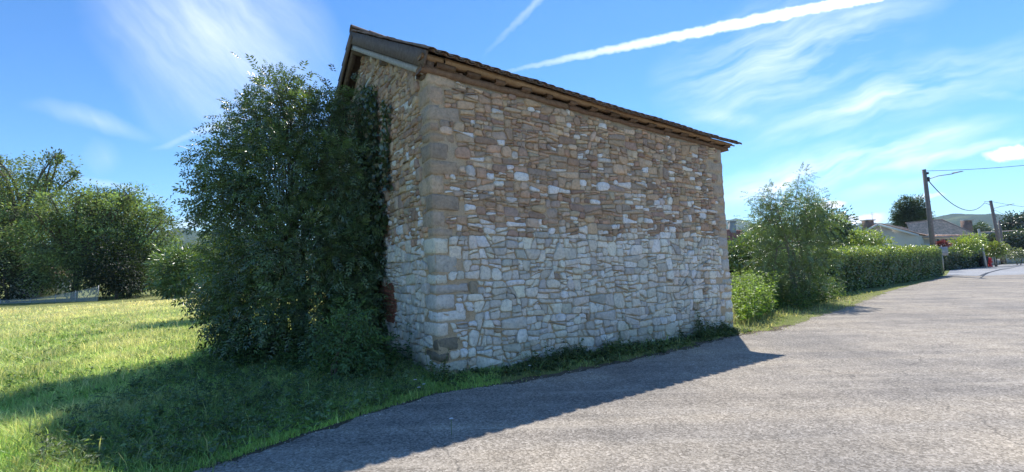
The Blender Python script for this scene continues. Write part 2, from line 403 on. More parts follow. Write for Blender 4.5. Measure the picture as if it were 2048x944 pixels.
poly_sheet('verge_soil', list(dirt + np.array([.02, -.05])) + list((dirt + off * (.16 + .06 * vnoise(dirt * 4, 9))[:, None])[::-1]), .004, M['dirt'], label='bare soil strip between road and weeds')
poly_sheet('side_road', [gnd(1893, 551)[:2] + np.array([.1, .1]), gnd(1960, 552)[:2], gnd(2048, 549)[:2], np.array([80, 47.]), np.array([110, 85.]), gnd(2048, 527)[:2], gnd(1990, 530)[:2], gnd(1945, 534)[:2], gnd(1903, 537)[:2]],
           .012, M['pale_road'], label='pale side road joining beyond the hedge')
mb = MB(); s0 = [gnd(1893, 551.5), gnd(1930, 552.5), gnd(1962, 552), gnd(1975, 546), gnd(2000, 540), gnd(2030, 535)]
for a, b in zip(s0[:-1], s0[1:]):
    d = nrm((b - a)); s_ = np.array([-d[1], d[0], 0]) * .09
    a, b = a + [0, 0, .016], b + [0, 0, .016]; mb.add([a - s_, b - s_, b + s_, a + s_], [[(0, 1, 2, 3)]])
mb.obj('road_seam', M['black'], kind='structure', label='dark tar seam across the pale side road')
def hills(name, prof, D, seed, label):
    az = np.linspace(-62, 62, 420); xs, hs = zip(*prof)
    px = 1024 + F * np.tan(np.radians(az)); h = np.interp(px, xs, hs)
    r = np.random.default_rng(seed); rough = sum(np.sin(az * fr + r.uniform(0, 6)) * a for fr, a in ((.9, 3), (2.3, 2), (5.1, 1.0), (11, .5)))
    H = np.maximum(h / F * D + EYE + rough * D / 1800, 1)
    rows = []
    for q, (dd, hf) in enumerate(((.62, 0), (.72, .22), (.82, .52), (.92, .84), (1.0, 1.0), (1.25, .7))):
        jit = 1 + .02 * np.sin(az * (.5 + .2 * q) + q)
        d = D * dd / np.cos(np.radians(az)) if False else D * dd * np.ones_like(az)
        rows.append(np.stack([np.sin(np.radians(az)) * d * jit / np.cos(np.radians(az)) * .9, np.cos(np.radians(az)) * d * jit / np.cos(np.radians(az)), H * hf * 1.0 - (.5 if hf == 0 else 0)], -1))
        rows[-1][:, 0] /= .9
    V = np.concatenate(rows); m = len(az); i = np.arange(len(rows) - 1)[:, None] * m; j = np.arange(m - 1)[None]
    Q = np.stack([i + j, i + j + 1, i + m + j + 1, i + m + j], -1).reshape(-1, 4)
    link(name, mesh_np(name, V, [Q], M['hill'], None, True), kind='structure', label=label)
hills('hills', [(-700, 40), (0, 60), (300, 78), (360, 90), (430, 84), (600, 60), (1000, 40), (1440, 62), (1475, 66), (1560, 40), (1690, 58), (1760, 60), (1830, 62), (1900, 72), (1930, 76), (1990, 74), (2048, 66), (2400, 50), (3200, 40)], 1900, 5, 'wooded hills on the horizon')
hills('far_hills', [(-700, 30), (300, 46), (1440, 74), (1475, 80), (1530, 58), (1620, 50), (1800, 62), (2048, 60), (3200, 30)], 3000, 8, 'farther blue hills on the horizon')

# ------------------------------------------------------------------ barn
A = gnd(880, 757); B = gnd(1468, 658)
Atop = atY(856, 146, A[1] + .03); Btop = atY(1441, 299, B[1] + .03)
u = nrm(B - A); L = float(np.linalg.norm(B - A)); n = np.array([u[1], -u[0], 0.])
_a = math.atan2(u[1], u[0]) + math.radians(92.5); g = np.array([math.cos(_a), math.sin(_a), 0]); gn = np.array([-g[1], g[0], 0])
UP = np.array([0, 0, 1.]); ZA, ZB = Atop[2], Btop[2]
def eA(z): return A + (Atop - A) * np.asarray(z)[..., None] / ZA
def eB(z): return B + (Btop - B) * np.asarray(z)[..., None] / ZB
def LW(s, z, d=0.0):
    s, z, d = np.broadcast_arrays(*(np.asarray(a, float) for a in (s, z, d)))
    f = (s / L)[..., None]; return eA(z) * (1 - f) + eB(z) * f + n * d[..., None]
def GW(t, z, d=0.0):
    t, z, d = np.broadcast_arrays(*(np.asarray(a, float) for a in (t, z, d)))
    return eA(z) + g * t[..., None] + gn * d[..., None]
OVG, OVN = .30, .22
def onplane(x, y, P, nn): d = ray(x, y); return C0 + d * (np.dot(P - C0, nn) / np.dot(d, nn))
Apex = onplane(703, 62, Atop + gn * OVG, gn); TA = float(np.dot(Apex - A, g)); ZR = Apex[2]
E0 = onplane(857, 100, Atop + n * OVN, n); E1 = onplane(1479, 289, Btop + n * OVN, n)
sE0, sE1 = float(np.dot(E0 - A, u)), float(np.dot(E1 - A, u))
LR = sE1 - sE0
R0 = Apex; R1 = R0 + u * LR + UP * ((E1[2] - E0[2]) * 1.0 - .10)
FAR_T = TA + 3.9
G0 = R0 + g * 4.3 - UP * (ZR - 4.0); G1 = R1 + g * 4.3 - UP * (ZR - 4.0)
print('BARN', A, B, L, 'Z', ZA, ZB, 'TA', TA, 'ZR', ZR, 'eave', E0, E1, sE0, sE1)
print('SUNSHADOW', proj(E1 - np.array(sd) * E1[2] / sd.z), proj(E0 - np.array(sd) * E0[2] / sd.z))
barn = empty('stone_barn', A, 'old rubble stone barn, tan stone above pale limestone, low tiled roof', 'barn')
BI = Matrix.Translation(-Vector(A))
class _P: pass
def child(name, me, parent, **p):
    o = link(name, me, parent, **p)
    # vertices are written in world space: undo the parents' offset
    o.matrix_parent_inverse = Matrix.Translation(-Vector(A))
    return o
def subchild(name, me, parent, **p): return link(name, me, parent, **p)

def clip(poly, p, nn, keep=1):
    out = []; m = len(poly); dd = [(q[0] - p[0]) * nn[0] + (q[1] - p[1]) * nn[1] for q in poly]
    for i in range(m):
        a, b, da, db = poly[i], poly[(i + 1) % m], dd[i], dd[(i + 1) % m]
        if da >= 0: out.append(a)
        if (da > 0 > db) or (da < 0 < db):
            t = da / (da - db); out.append((a[0] + (b[0] - a[0]) * t, a[1] + (b[1] - a[1]) * t))
    return out
def area(p):
    return .5 * sum(p[i][0] * p[(i + 1) % len(p)][1] - p[(i + 1) % len(p)][0] * p[i][1] for i in range(len(p)))
def split(poly, amin, amax, tilt, out):
    xs = [q[0] for q in poly]; zs = [q[1] for q in poly]; w, h = max(xs) - min(xs), max(zs) - min(zs); a = abs(area(poly))
    tgt = math.exp(random.uniform(math.log(amin), math.log(amax)))
    if a < tgt * 1.1 or len(poly) < 3 or a < .004:
        if len(poly) >= 3: out.append(poly)
        return
    vertical = w > h * (random.uniform(1.0, 2.1) if tilt > .22 else random.uniform(1.2, 2.5))
    f = random.uniform(.3, .7); p = (min(xs) + w * (f if vertical else .5), min(zs) + h * (.5 if vertical else f))
    an = (0 if vertical else math.pi / 2) + random.gauss(0, tilt if vertical else tilt * .6)
    nn = (math.cos(an), math.sin(an))
    for sg in (1, -1):
        q = clip(poly, p, (nn[0] * sg, nn[1] * sg))
        if len(q) >= 3 and abs(area(q)) > .0012: split(q, amin, amax, tilt, out)
def rubble(width, ztop, seam, tilt=.2):
    """cells of a rubble wall: wavy courses, each cut into blocks, each block cut again"""
    out = []; z = -.05; k = 0; ph = [random.uniform(0, 6) for _ in range(60)]
    def wave(i, s): return .035 * math.sin(s * 1.3 + ph[i % 60]) + .022 * math.sin(s * 3.7 + ph[(i * 7) % 60])
    while z < ztop:
        lower = z < seam - .12
        h = random.uniform(.26, .44) if lower else random.uniform(.20, .38)
        s = -.1 - random.uniform(0, .3)
        if abs(z + h - seam) < .16: h = seam - z
        while s < width + .1:
            w = random.uniform(.3, .85); a, b = s, s + w
            j0, j1 = random.gauss(0, .03), random.gauss(0, .03)
            if abs(z - seam) < .02 or abs(z + h - seam) < .02: pass
            cell = [(a, z + wave(k, a)), (b, z + wave(k, b)), (b, z + h + wave(k + 1, b)), (a, z + h + wave(k + 1, a))]
            if lower: split(cell, .008, .085, .25, out)
            else: split(cell, .006, .060, tilt * 1.0, out)
            s = b
        z += h; k += 1
    return out
def pal(lower, sz):
    r = random.random()
    if lower:
        base = random.choice([(.57, .545, .485), (.61, .58, .52), (.49, .475, .435), (.58, .55, .48), (.65, .62, .555), (.45, .435, .40)])
        if r < .02: base = random.choice([(.36, .28, .20), (.33, .28, .22)])
    else:
        base = random.choice([(.37, .275, .19), (.41, .31, .215), (.32, .23, .17), (.28, .198, .155), (.44, .345, .255), (.35, .29, .225), (.30, .242, .20), (.37, .255, .18)])
        if r < sz: base = random.choice([(.62, .60, .56), (.56, .545, .52), (.66, .63, .58), (.52, .49, .45)])
    v = random.uniform(.78, 1.14) * (1.42 if lower else 1.58); return tuple(min(.84, c * v * random.uniform(.97, 1.03)) for c in base)
def stone_geo(poly, F_, lower, gap=.009):
    """a single stone: outline shrunk for the joint, corners cut, face proud of the mortar"""
    P = np.array(poly); c = P.mean(0); 
    if area(poly) < 0: P = P[::-1]
    m = len(P); size = math.sqrt(abs(area(poly))); gap = .0095 if lower else .0065
    # inset
    Q = []
    for i in range(m):
        a, b, d = P[i - 1], P[i], P[(i + 1) % m]
        n0 = np.array([-(b - a)[1], (b - a)[0]]); n1 = np.array([-(d - b)[1], (d - b)[0]])
        n0 = n0 / (np.linalg.norm(n0) + 1e-9); n1 = n1 / (np.linalg.norm(n1) + 1e-9)
        q = b + (n0 + n1) / max(.6, np.linalg.norm(n0 + n1)) * gap * random.uniform(.2, 2.3); Q.append(q)
    # cut corners
    R = []; cut = random.uniform(.06, .24) if lower else random.uniform(.08, .27)
    for i in range(m):
        a, b, d = Q[i - 1], Q[i], Q[(i + 1) % m]
        la, lb = np.linalg.norm(a - b), np.linalg.norm(d - b); k = min(cut * random.uniform(.6, 1.5) * min(la, lb) + .004, .45 * min(la, lb), .06)
        R += [b + (a - b) / (la + 1e-9) * k, b + (d - b) / (lb + 1e-9) * k]
        if lb > .10: R.append((b + d) / 2 + np.random.default_rng(random.randrange(10**6)).normal(0, .006, 2))
    R = np.array(R); R += RNG.normal(0, .0045 if lower else .004, R.shape)
    if len(R) < 5: return None
    c = R.mean(0); k = len(R)
    hh = random.uniform(.014, .055) if lower else random.uniform(.012, .048)
    pass
    tx, tz = random.gauss(0, .07 if lower else .05), random.gauss(0, .07 if lower else .05)
    def dep(p, h): return h + (p[:, 0] - c[0]) * tx + (p[:, 1] - c[1]) * tz
    inn = c + (R - c) * (1 - min(.3, (.014 if lower else .018) / max(size * .5, .02)))
    d0 = np.full(k, -.035); d1 = dep(R, hh) - (.006 if lower else .009) + RNG.normal(0, .002, k); d2 = dep(inn, hh) + RNG.normal(0, .005, k)
    V = np.concatenate([F_(R[:, 0], R[:, 1], d0), F_(R[:, 0], R[:, 1], np.maximum(d1, .003)), F_(inn[:, 0], inn[:, 1], np.maximum(d2, .008)), F_(c[None, 0], c[None, 1], np.array([hh + random.uniform(0, .008)]))])
    i = np.arange(k); j = (i + 1) % k
    flip = F_ is GW
    q1 = np.stack([i, j, k + j, k + i], -1); q2 = np.stack([k + i, k + j, 2 * k + j, 2 * k + i], -1); t = np.stack([2 * k + i, 2 * k + j, np.full(k, 3 * k)], -1)
    if flip: q1, q2, t = q1[:, ::-1], q2[:, ::-1], t[:, ::-1]
    x, y = proj(V[k:2 * k]); pa = abs(area(list(zip(x, y))))
    return V, [np.concatenate([q1, q2]), t], pa

SEAM = 2.02
# corner stones: z0, z1, width along the road wall, width along the gable
def quoin_set(ztop, seam):
    z = -.12; k = 0; out = []
    while z < ztop - .1:
        h = random.uniform(.13, .32)
        if z < seam < z + h + .12: h = seam - z
        if z + h > ztop - .12: h = ztop - z
        lo, sh = random.uniform(.30, .55), random.uniform(.14, .28)
        out.append((z, z + h, lo if k % 2 else sh, sh + .05 if k % 2 else lo)); z += h; k += 1
    return out
QA = quoin_set(ZA, SEAM); QB = quoin_set(ZB, 2.1)
def rough_box(P, name_col, jit=.008, bev=.03, sub=0):
    """P: function (a,b,c in 0..1) -> point; a bevelled block with uneven faces"""
    bm = bmesh.new(); bmesh.ops.create_cube(bm, size=1.0)
    dims = [np.linalg.norm(P(1, 0, 0) - P(0, 0, 0)), np.linalg.norm(P(0, 1, 0) - P(0, 0, 0)), np.linalg.norm(P(0, 0, 1) - P(0, 0, 0))]
    for v in bm.verts: v.co = Vector([(v.co[i] + .5) * dims[i] for i in range(3)])
    bmesh.ops.bevel(bm, geom=bm.edges[:], offset=min(bev, min(dims) * .25), segments=1, affect='EDGES')
    if sub: bmesh.ops.subdivide_edges(bm, edges=[e for e in bm.edges if e.calc_length() > .1], cuts=sub, use_grid_fill=True); bmesh.ops.triangulate(bm, faces=[f for f in bm.faces if len(f.verts) > 4])
    bmesh.ops.recalc_face_normals(bm, faces=bm.faces[:])
    V = []
    for v in bm.verts:
        p = P(*(v.co[i] / dims[i] for i in range(3))); V.append(p + RNG.normal(0, jit, 3))
    Fc = [[w.index for w in f.verts] for f in bm.faces]; bm.free()
    return np.array(V), [np.array([f for f in Fc if len(f) == k]) for k in (3, 4) if any(len(f) == k for f in Fc)]
# wall cores (mortar face)
def core_mesh(name, Fm, width, top, mat, th=.5, flip=False, nx=60, nz=40, front_noise=.006):
    V = []; s = np.linspace(0, width, nx)
    zt = np.array([top(a) for a in s]); fz = np.linspace(0, 1, nz)
    S, Zf = np.meshgrid(s, fz); Z = -.3 + (zt[None] + .3) * Zf
    D = RNG.normal(0, front_noise, S.shape)
    Fr = Fm(S, Z, D - .002).reshape(-1, 3); Bk = Fm(S, Z, np.full(S.shape, -th)).reshape(-1, 3)
    i = np.arange(nz - 1)[:, None] * nx; j = np.arange(nx - 1)[None]
    q = np.stack([i + j, i + j + 1, i + nx + j + 1, i + nx + j], -1).reshape(-1, 4); N = nx * nz
    fs = [q, q[:, ::-1] + N]
    def strip(a): a = np.array(a); return np.stack([a[1:], a[:-1], a[:-1] + N, a[1:] + N], -1)
    per = list(range(nx)) ; fs.append(strip(per)); fs.append(strip(list(range(N - nx, N)))[:, ::-1]); fs.append(strip(list(range(0, N, nx)))[:, ::-1]); fs.append(strip(list(range(nx - 1, N, nx))))
    F_ = np.concatenate(fs)
    if flip: F_ = F_[:, ::-1]
    return mesh_np(name, np.concatenate([Fr, Bk]), [F_], mat, None, False)
PL = .15                                            # height of the timber wall plate on top of the stone
lw_top = lambda s: ZA + (ZB - ZA) * s / L
long_wall = child('road_wall', core_mesh('road_wall', LW, L, lw_top, M['mortar']), barn, label='rubble wall facing the road, tan stone over pale limestone')
def gable_top(t):
    zn = ZA + .12; k = (ZR - .42 - zn) / TA
    return zn + k * t if t < TA else (ZR - .42) - (ZR - 4.3) / 3.9 * (t - TA)
gable_wall = child('gable_wall', core_mesh('gable_wall', GW, FAR_T, gable_top, M['mortar'], .5, True), barn, label='gable wall of tan rubble partly under ivy')
def FB(s, z, d=0.0): return LW(s, z, d) + g * FAR_T
def FG(t, z, d=0.0): return GW(t, z, d) + u * L
child('back_wall', core_mesh('back_wall', lambda s, z, d: LW(s, z, -np.asarray(d)) + g * FAR_T, L, lambda s: 4.0, M['mortar'], .45, True, 8, 6, 0), barn)
child('far_gable_wall', core_mesh('far_gable_wall', lambda t, z, d: GW(t + .03, z, -np.asarray(d)) + (B - A) + (np.asarray(z) / ZA)[..., None] * ((Btop - B) - (Atop - A)), FAR_T - .03, lambda t: min(gable_top(t), ZB + .12 + .5 * t) - .1, M['mortar'], .45, False, 20, 14, 0), barn)

stones = []                                          # (projected area, V, faces, colour, wall)
def add_stones(cells, Fm, top, quoins, quoins2, width, seam, wall, holes=()):
    for c in cells:
        cx = sum(q[0] for q in c) / len(c); cz = sum(q[1] for q in c) / len(c)
        if cx < 0 or cx > width or cz < -.05 or cz > top(min(max(cx, 0), width)) - .03: continue
        if any(a < cx < b and e < cz < f for a, b, e, f in holes): continue
        mx = top(min(max(cx, 0), width)) - .005
        c = [(q[0], min(q[1], mx + (top(min(max(q[0], 0), width)) - mx))) for q in c]
        qq = [q for q in quoins if q[0] <= cz < q[1]]
        if qq:
            w = qq[0][2]
            if cx < w: continue
            c = clip(c, (w, 0), (1, 0))
        qq = [q for q in quoins2 if q[0] <= cz < q[1]]
        if qq:
            w = width - qq[0][2]
            if cx > w: continue
            c = clip(c, (w, 0), (-1, 0))
        if len(c) < 3 or abs(area(c)) < .0015: continue
        sm = seam(cx) + random.gauss(0, .04); lower = cz < sm
        wf = .19 * math.exp(-((cz - sm - .5) / 1.1) ** 2) + .03 + (.25 if cz < sm + .14 else 0)
        geo = stone_geo(c, Fm, lower)
        if geo: stones.append((geo[2], geo[0], geo[1], pal(lower, wf), wall))
seam_l = lambda s: SEAM + .08 * s / L + .03 * math.sin(s * 2.1) + .07 * math.exp(-((s - 2.2) / .8) ** 2)
add_stones(rubble(L, 4.7, SEAM), LW, lw_top, QA, QB, L, seam_l, long_wall)
BR_T0, BR_T1, BR_Z0, BR_Z1 = 1.75, 2.9, .60, 1.32
add_stones(rubble(FAR_T, 7.2, SEAM), GW, gable_top, [(a, b, d, c) for a, b, c, d in QA], [], FAR_T, lambda t: SEAM - .05, gable_wall, holes=[(BR_T0, BR_T1, BR_Z0, BR_Z1)])
stones.sort(key=lambda s: -s[0])
rest = {}
for i, (pa, V, Fs, c, wall) in enumerate(stones):
    if i < 300:
        subchild('stone', mesh_np('stone', V, Fs[:1] + Fs[1:], M['stone'], np.array(c)[None]), wall)
    else: rest.setdefault(wall.name, (wall, MB()))[1].add(V, Fs, c)
for wall, m_ in rest.values(): m_.obj('small_stones', M['stone'], wall, kind='stuff')
print('STONES', len(stones), 'smallest single', stones[min(299, len(stones) - 1)][0])
for k, (z0, z1, wl, wg) in enumerate(QA):
    pr = .012 + random.uniform(-.004, .014)
    P = lambda a, b, c, z0=z0, z1=z1, wl=wl, wg=wg, pr=pr: eA(z0 + .010 + (z1 - z0 - .018) * c) + u * (-pr + a * (wl + pr - .008)) + g * (-pr + b * (wg + pr - .008))
    V, Fs = rough_box(P, None, .007, .022, 2)
    lower = z1 <= SEAM + .05
    c = pal(lower, .05)
    if z1 < .95 and k in (2, 3): c = (.26, .23, .18)
    if not lower: c = tuple(np.array(random.choice([(.54, .415, .30), (.51, .39, .29), (.57, .45, .33), (.48, .36, .28), (.46, .38, .30)])) * random.uniform(.78, 1.1))
    subchild('quoin', mesh_np('quoin', V, Fs, M['stone'], np.array(c)[None]), long_wall)
for k, (z0, z1, wl, wg) in enumerate(QB):
    pr = random.uniform(.0, .04)
    P = lambda a, b, c, z0=z0, z1=z1, wl=wl, wg=wg, pr=pr: eB(z0 + .006 + (z1 - z0 - .012) * c) + u * (pr - a * (wl + pr - .008)) + g * (-.015 + b * (wg - .008))
    V, Fs = rough_box(P, None, .008, .04, 2)
    c = pal(z1 <= 2.15, .05)
    if z1 > 2.2: c = random.choice([(.54, .44, .34), (.50, .40, .31), (.56, .45, .34)])
    subchild('quoin', mesh_np('quoin', V, Fs, M['stone'], np.array(c)[None]), long_wall)
# brick jamb in the gable
zz = BR_Z0; r = 0
while zz < BR_Z1 - .05:
    t = BR_T0 + .02 - (.11 if r % 2 else 0)
    while t < BR_T1 - .1:
        w = .215
        a, b = max(t, BR_T0 + random.uniform(0, .03)), min(t + w, BR_T1)
        if b - a > .05:
            P = lambda x, y, z, a=a, b=b, zz=zz: GW(a + (b - a) * x, zz + .055 * z, -.03 + (.055 + random.uniform(-.004, .004)) * y)
            V, Fs = rough_box(P, None, .002, .006)
            subchild('brick', mesh_np('brick', V, Fs, M['brick']), gable_wall)
        t += w + .012
    zz += .067; r += 1

# roof
def RP(s, q, d=0.0):
    """road-side slope: s from the near verge (0..LR), q from eave 0 to ridge 1"""
    s, q, d = np.broadcast_arrays(*(np.asarray(a, float) for a in (s, q, d))); f = (s / LR)[..., None]; q_ = q[..., None]
    e = E0 * (1 - f) + E1 * f; rdg = R0 * (1 - f) + R1 * f
    sag = -.05 * np.sin(np.pi * s / LR) * (1 + .5 * np.sin(s * 2.2))
    return e * (1 - q_) + rdg * q_ + NR * d[..., None] + UP * (sag * .5)[..., None]
def RF(s, q, d=0.0):
    s, q, d = np.broadcast_arrays(*(np.asarray(a, float) for a in (s, q, d))); f = (s / LR)[..., None]; q_ = q[..., None]
    return (G0 * (1 - f) + G1 * f) * (1 - q_) + (R0 * (1 - f) + R1 * f) * q_ + NF * d[..., None]
NR = nrm(np.cross(E1 - E0, R0 - E0)); NF = nrm(np.cross(R0 - G0, G1 - G0))
if NR[2] < 0: NR = -NR
if NF[2] < 0: NF = -NF
SL = float(np.linalg.norm(R0 - E0))
def slab(Fn, s0, s1, q0, q1, d0, d1, ns=24, nq=2):
    """a closed plate on a roof slope"""
    S, Q = np.meshgrid(np.linspace(s0, s1, ns), np.linspace(q0, q1, nq))
    T = Fn(S, Q, np.full(S.shape, d1)).reshape(-1, 3); Bm = Fn(S, Q, np.full(S.shape, d0)).reshape(-1, 3); N = ns * nq
    i = np.arange(nq - 1)[:, None] * ns; j = np.arange(ns - 1)[None]
    q = np.stack([i + j, i + j + 1, i + ns + j + 1, i + ns + j], -1).reshape(-1, 4)
    def strip(a): a = np.array(a); return np.stack([a[1:], a[:-1], a[:-1] + N, a[1:] + N], -1)
    fs = [q, q[:, ::-1] + N, strip(range(ns)), strip(range(N - ns, N))[:, ::-1], strip(range(0, N, ns))[:, ::-1], strip(range(ns - 1, N, ns))]
    return np.concatenate([T, Bm]), [np.concatenate(fs)]
roof = None
V, Fs = slab(RP, 0.03, LR - .02, .02, 1.0, -.075, -.045, 30, 6)
roof = child('roof', mesh_np('roof', V, Fs, M['wood_dark'], np.ones((1, 3))), barn, label='low roof of weathered clay canal tiles')
V, Fs = slab(RF, 0.03, LR - .02, 0, 1.0, -.075, -.045, 30, 6)
subchild('far_slope_boarding', mesh_np('far_slope_boarding', V, Fs, M['wood_dark'], np.ones((1, 3))), roof)
# canal tiles: the courses next to the eave one by one, the rest of both slopes joined
TP, TLEN = .178, .40
def tile_geo(Fn, s, q0, q1, r0, r1, up=True, d=0.0, seg=6):
    a = np.linspace(0, math.pi, seg + 1); out = []
    for q, r in ((q0, r0), (q1, r1)):
        for th in (1.0, .82):
            out.append(Fn(s + np.cos(a) * r * th, np.full(seg + 1, q), (np.sin(a) * r * th * .52 * (1 if up else -1)) + d))
    V = np.concatenate(out); k = seg + 1; i = np.arange(seg)
    Fq = [np.stack([i, i + 1, 2 * k + i + 1, 2 * k + i], -1), np.stack([k + i + 1, k + i, 3 * k + i, 3 * k + i + 1], -1), np.stack([i + 1, i, k + i, k + i + 1], -1)]
    return V, [np.concatenate(Fq)]
ncol = int(LR / TP); dq = TLEN / SL * .82; nrow = int(1 / dq)
rest_t = MB()
for rr in range(nrow):
    for c in range(ncol + 1):
        s = .05 + c * (LR - .10) / ncol; q0 = -.012 + rr * dq + random.gauss(0, .0015 if rr == 0 else .004); q1 = q0 + dq * 1.12
        jit = random.gauss(0, .008); r_ = .082 * random.uniform(.94, 1.08)
        V, Fs = tile_geo(RP, s + jit, q0, min(q1, 1.01), r_, r_ * .85, True, .008 + random.uniform(0, .012) , 6)
        if rr < 3: subchild('roof_tile', mesh_np('roof_tile', V, Fs, M['tile']), roof)
        else: rest_t.add(V, Fs)
        if c < ncol:
            V, Fs = tile_geo(RP, s + TP / 2, q0 + .004, min(q1, 1.0), .085, .075, False, .03, 4)
            if rr < 1: subchild('channel_tile', mesh_np('channel_tile', V, Fs, M['tile']), roof)
            else: rest_t.add(V, Fs)
for rr in range(int(1 / dq)):
    for c in range(ncol + 1):
        V, Fs = tile_geo(RF, .05 + c * (LR - .10) / ncol, rr * dq, rr * dq + dq * 1.1, .085, .07, True, .01, 4); rest_t.add(V, Fs)
rest_t.obj('upper_tiles', M['tile'], roof, kind='stuff')
mb = MB()
for c in range(20):
    s0_, s1_ = LR * c / 20 - .02, LR * (c + 1) / 20 + .02; a = np.linspace(0, math.pi, 8)
    X = nrm(np.cross(u, UP)); P0, P1 = (R0 + (R1 - R0) * (s_ / LR) for s_ in (s0_, s1_))
    ring = [P + np.cos(a)[:, None] * X * r_ + np.sin(a)[:, None] * UP * r_ * .8 + UP * .02 for P, r_ in ((P0, .13), (P1, .11))]
    i = np.arange(7); mb.add(np.concatenate(ring), [np.stack([i, i + 1, 9 + i, 8 + i], -1)])
mb.obj('ridge_tiles', M['tile'], roof, kind='stuff')
# wall plate, rafter tails, eave board
def along(s): return LW(s, 0)
def beam(name, mat, s0, s1, o0, o1, z0, z1, jit=.004, ns=22, parent=barn, c=None, **p):
    """timber along the top of the road wall: o = offset outwards, z measured from the wall top"""
    S = np.linspace(s0, s1, ns); zt = ZA + (ZB - ZA) * S / L; V = []
    zs = (E0[2] + (E1[2] - E0[2]) * (S - sE0) / LR - zt) / .30
    for o, z in ((o0, z0), (o1, z0), (o1, z1), (o0, z1)):
        V.append(LW(S, zt, o) + UP * (z * zs)[:, None] + RNG.normal(0, jit, (ns, 3)))
    V = np.concatenate(V); i = np.arange(ns - 1); fs = [np.stack([a * ns + i, a * ns + i + 1, b * ns + i + 1, b * ns + i], -1)[:, ::-1] for a, b in ((0, 1), (1, 2), (2, 3), (3, 0))]
    fs.append(np.array([[0, ns, 2 * ns, 3 * ns], [4 * ns - 1, 3 * ns - 1, 2 * ns - 1, ns - 1]]))
    me = mesh_np(name, V, [np.concatenate(fs)[:, ::-1]], mat, np.ones((1, 3)) if c is None else np.array(c)[None]); return child(name, me, parent, **p)
gap_z = .03
beam('wall_plate', M['wood_brown'], -.12, 2.6, -.2, .05, .0, .12)
beam('wall_plate', M['wood_brown'], 2.61, 5.1, -.2, .045, -.005, .116, c=(.9, .85, .85))
beam('wall_plate', M['wood_brown'], 5.11, L + .24, -.2, .05, .0, .12, c=(.85, .82, .8))
for k in range(15):
    s = .10 + k * (L + .1) / 14.4; w = random.uniform(.12, .24) if k else .30
    beam('rafter', M['wood_brown'], s, min(s + w, L + .22), -.3, .10 + random.uniform(0, .02), .121, .205, .003, 3, c=(random.uniform(.6, 1.0),) * 3)
beam('infill_board', M['wood_dark'], -.1, L + .1, -.26, -.22, -.02, .55, .002)
beam('eave_board', M['wood_light'], .22, 3.4, -.05, .145, .207, .300, .004)
beam('eave_board', M['wood_light'], 3.41, L + .24, -.05, .14, .207, .305, .004, c=(.88, .85, .82))
beam('eave_board', M['wood_light'], -.14, .2, -.05, .135, .21, .29, .004, 5, c=(.8, .75, .7))
# verge: dark board, pale board, ridge beam
def verge(name, mat, Fn, q0, q1, d0, d1, s0, s1, **p):
    V, Fs = slab(Fn, s0, s1, q0, q1, d0, d1, 2, 12); V = V + RNG.normal(0, .003, V.shape)
    return child(name, mesh_np(name, V, Fs, mat, np.ones((1, 3))), barn, **p)
verge('verge_board', M['wood_dark'], RP, .01, 1.0, -.25, -.01, -.02, .015)
verge('verge_board', M['wood_dark'], RF, .0, 1.0, -.26, -.01, -.02, .015)
verge('barge_board', M['wood_grey'], RP, .035, .985, -.36, -.262, .02, .05, label='pale weathered board under the verge')
verge('verge_rafter', M['wood_dark'], RP, .02, .99, -.26, -.08, .05, .16)
verge('verge_rafter', M['wood_dark'], RF, .02, .99, -.26, -.08, .05, .16)
for Fn, q in ((RP, .97), (RP, .52), (RP, .05), (RF, .5)):
    P = Fn(.06, q, -.42); mb = MB(); mb.box(P - g * .08, u * 1.2, g * .16, UP * .2); child('purlin', mb.mesh('purlin', M['wood_dark']), barn)

# ------------------------------------------------------------------ foliage tools
def leaves_geo(P, D, N, Ln, W, fold=.25):
    """folded rhombic leaves; all arguments are arrays"""
    D = nrm(D); S = nrm(np.cross(D, N)); Nn = np.cross(S, D); Ln = np.asarray(Ln)[:, None]; W = np.asarray(W)[:, None]
    V = np.stack([P, P + D * Ln * .45 + S * W * .5 + Nn * W * fold, P + D * Ln - Nn * Ln * .12, P + D * Ln * .45 - S * W * .5 + Nn * W * fold], 1).reshape(-1, 3)
    i = np.arange(len(P))[:, None] * 4
    return V, np.concatenate([i + np.array([[0, 3, 2]]), i + np.array([[0, 2, 1]])])
def pinnate_geo(P, D, N, Ln, pairs=4, lw=.36, ll=.33, droop=.25):
    D = nrm(D); S = nrm(np.cross(D, N)); Nn = np.cross(S, D); m = len(P)
    PP, DD, NN, LL = [], [], [], []
    for j in range(pairs):
        f = .22 + .72 * j / max(1, pairs - 1) * .95
        base = P + D * (Ln * f)[:, None] - UP * (Ln * droop * f * f)[:, None]
        for sg in (-1, 1):
            PP.append(base); DD.append(nrm(S * sg * .9 + D * .5 - UP * .25 + RNG.normal(0, .12, (m, 3)))); NN.append(Nn + RNG.normal(0, .2, (m, 3))); LL.append(Ln * ll * (1 - .25 * abs(f - .55)))
    PP.append(P + D * (Ln * .93)[:, None] - UP * (Ln * droop * .86)[:, None]); DD.append(nrm(D - UP * .5)); NN.append(Nn); LL.append(Ln * ll)
    PP, DD, NN, LL = (np.concatenate(a) for a in (PP, DD, NN, LL))
    return leaves_geo(PP, DD, NN, LL, LL * lw, .2), 2 * pairs + 1
def rand_dir(n): return nrm(RNG.normal(size=(n, 3)))
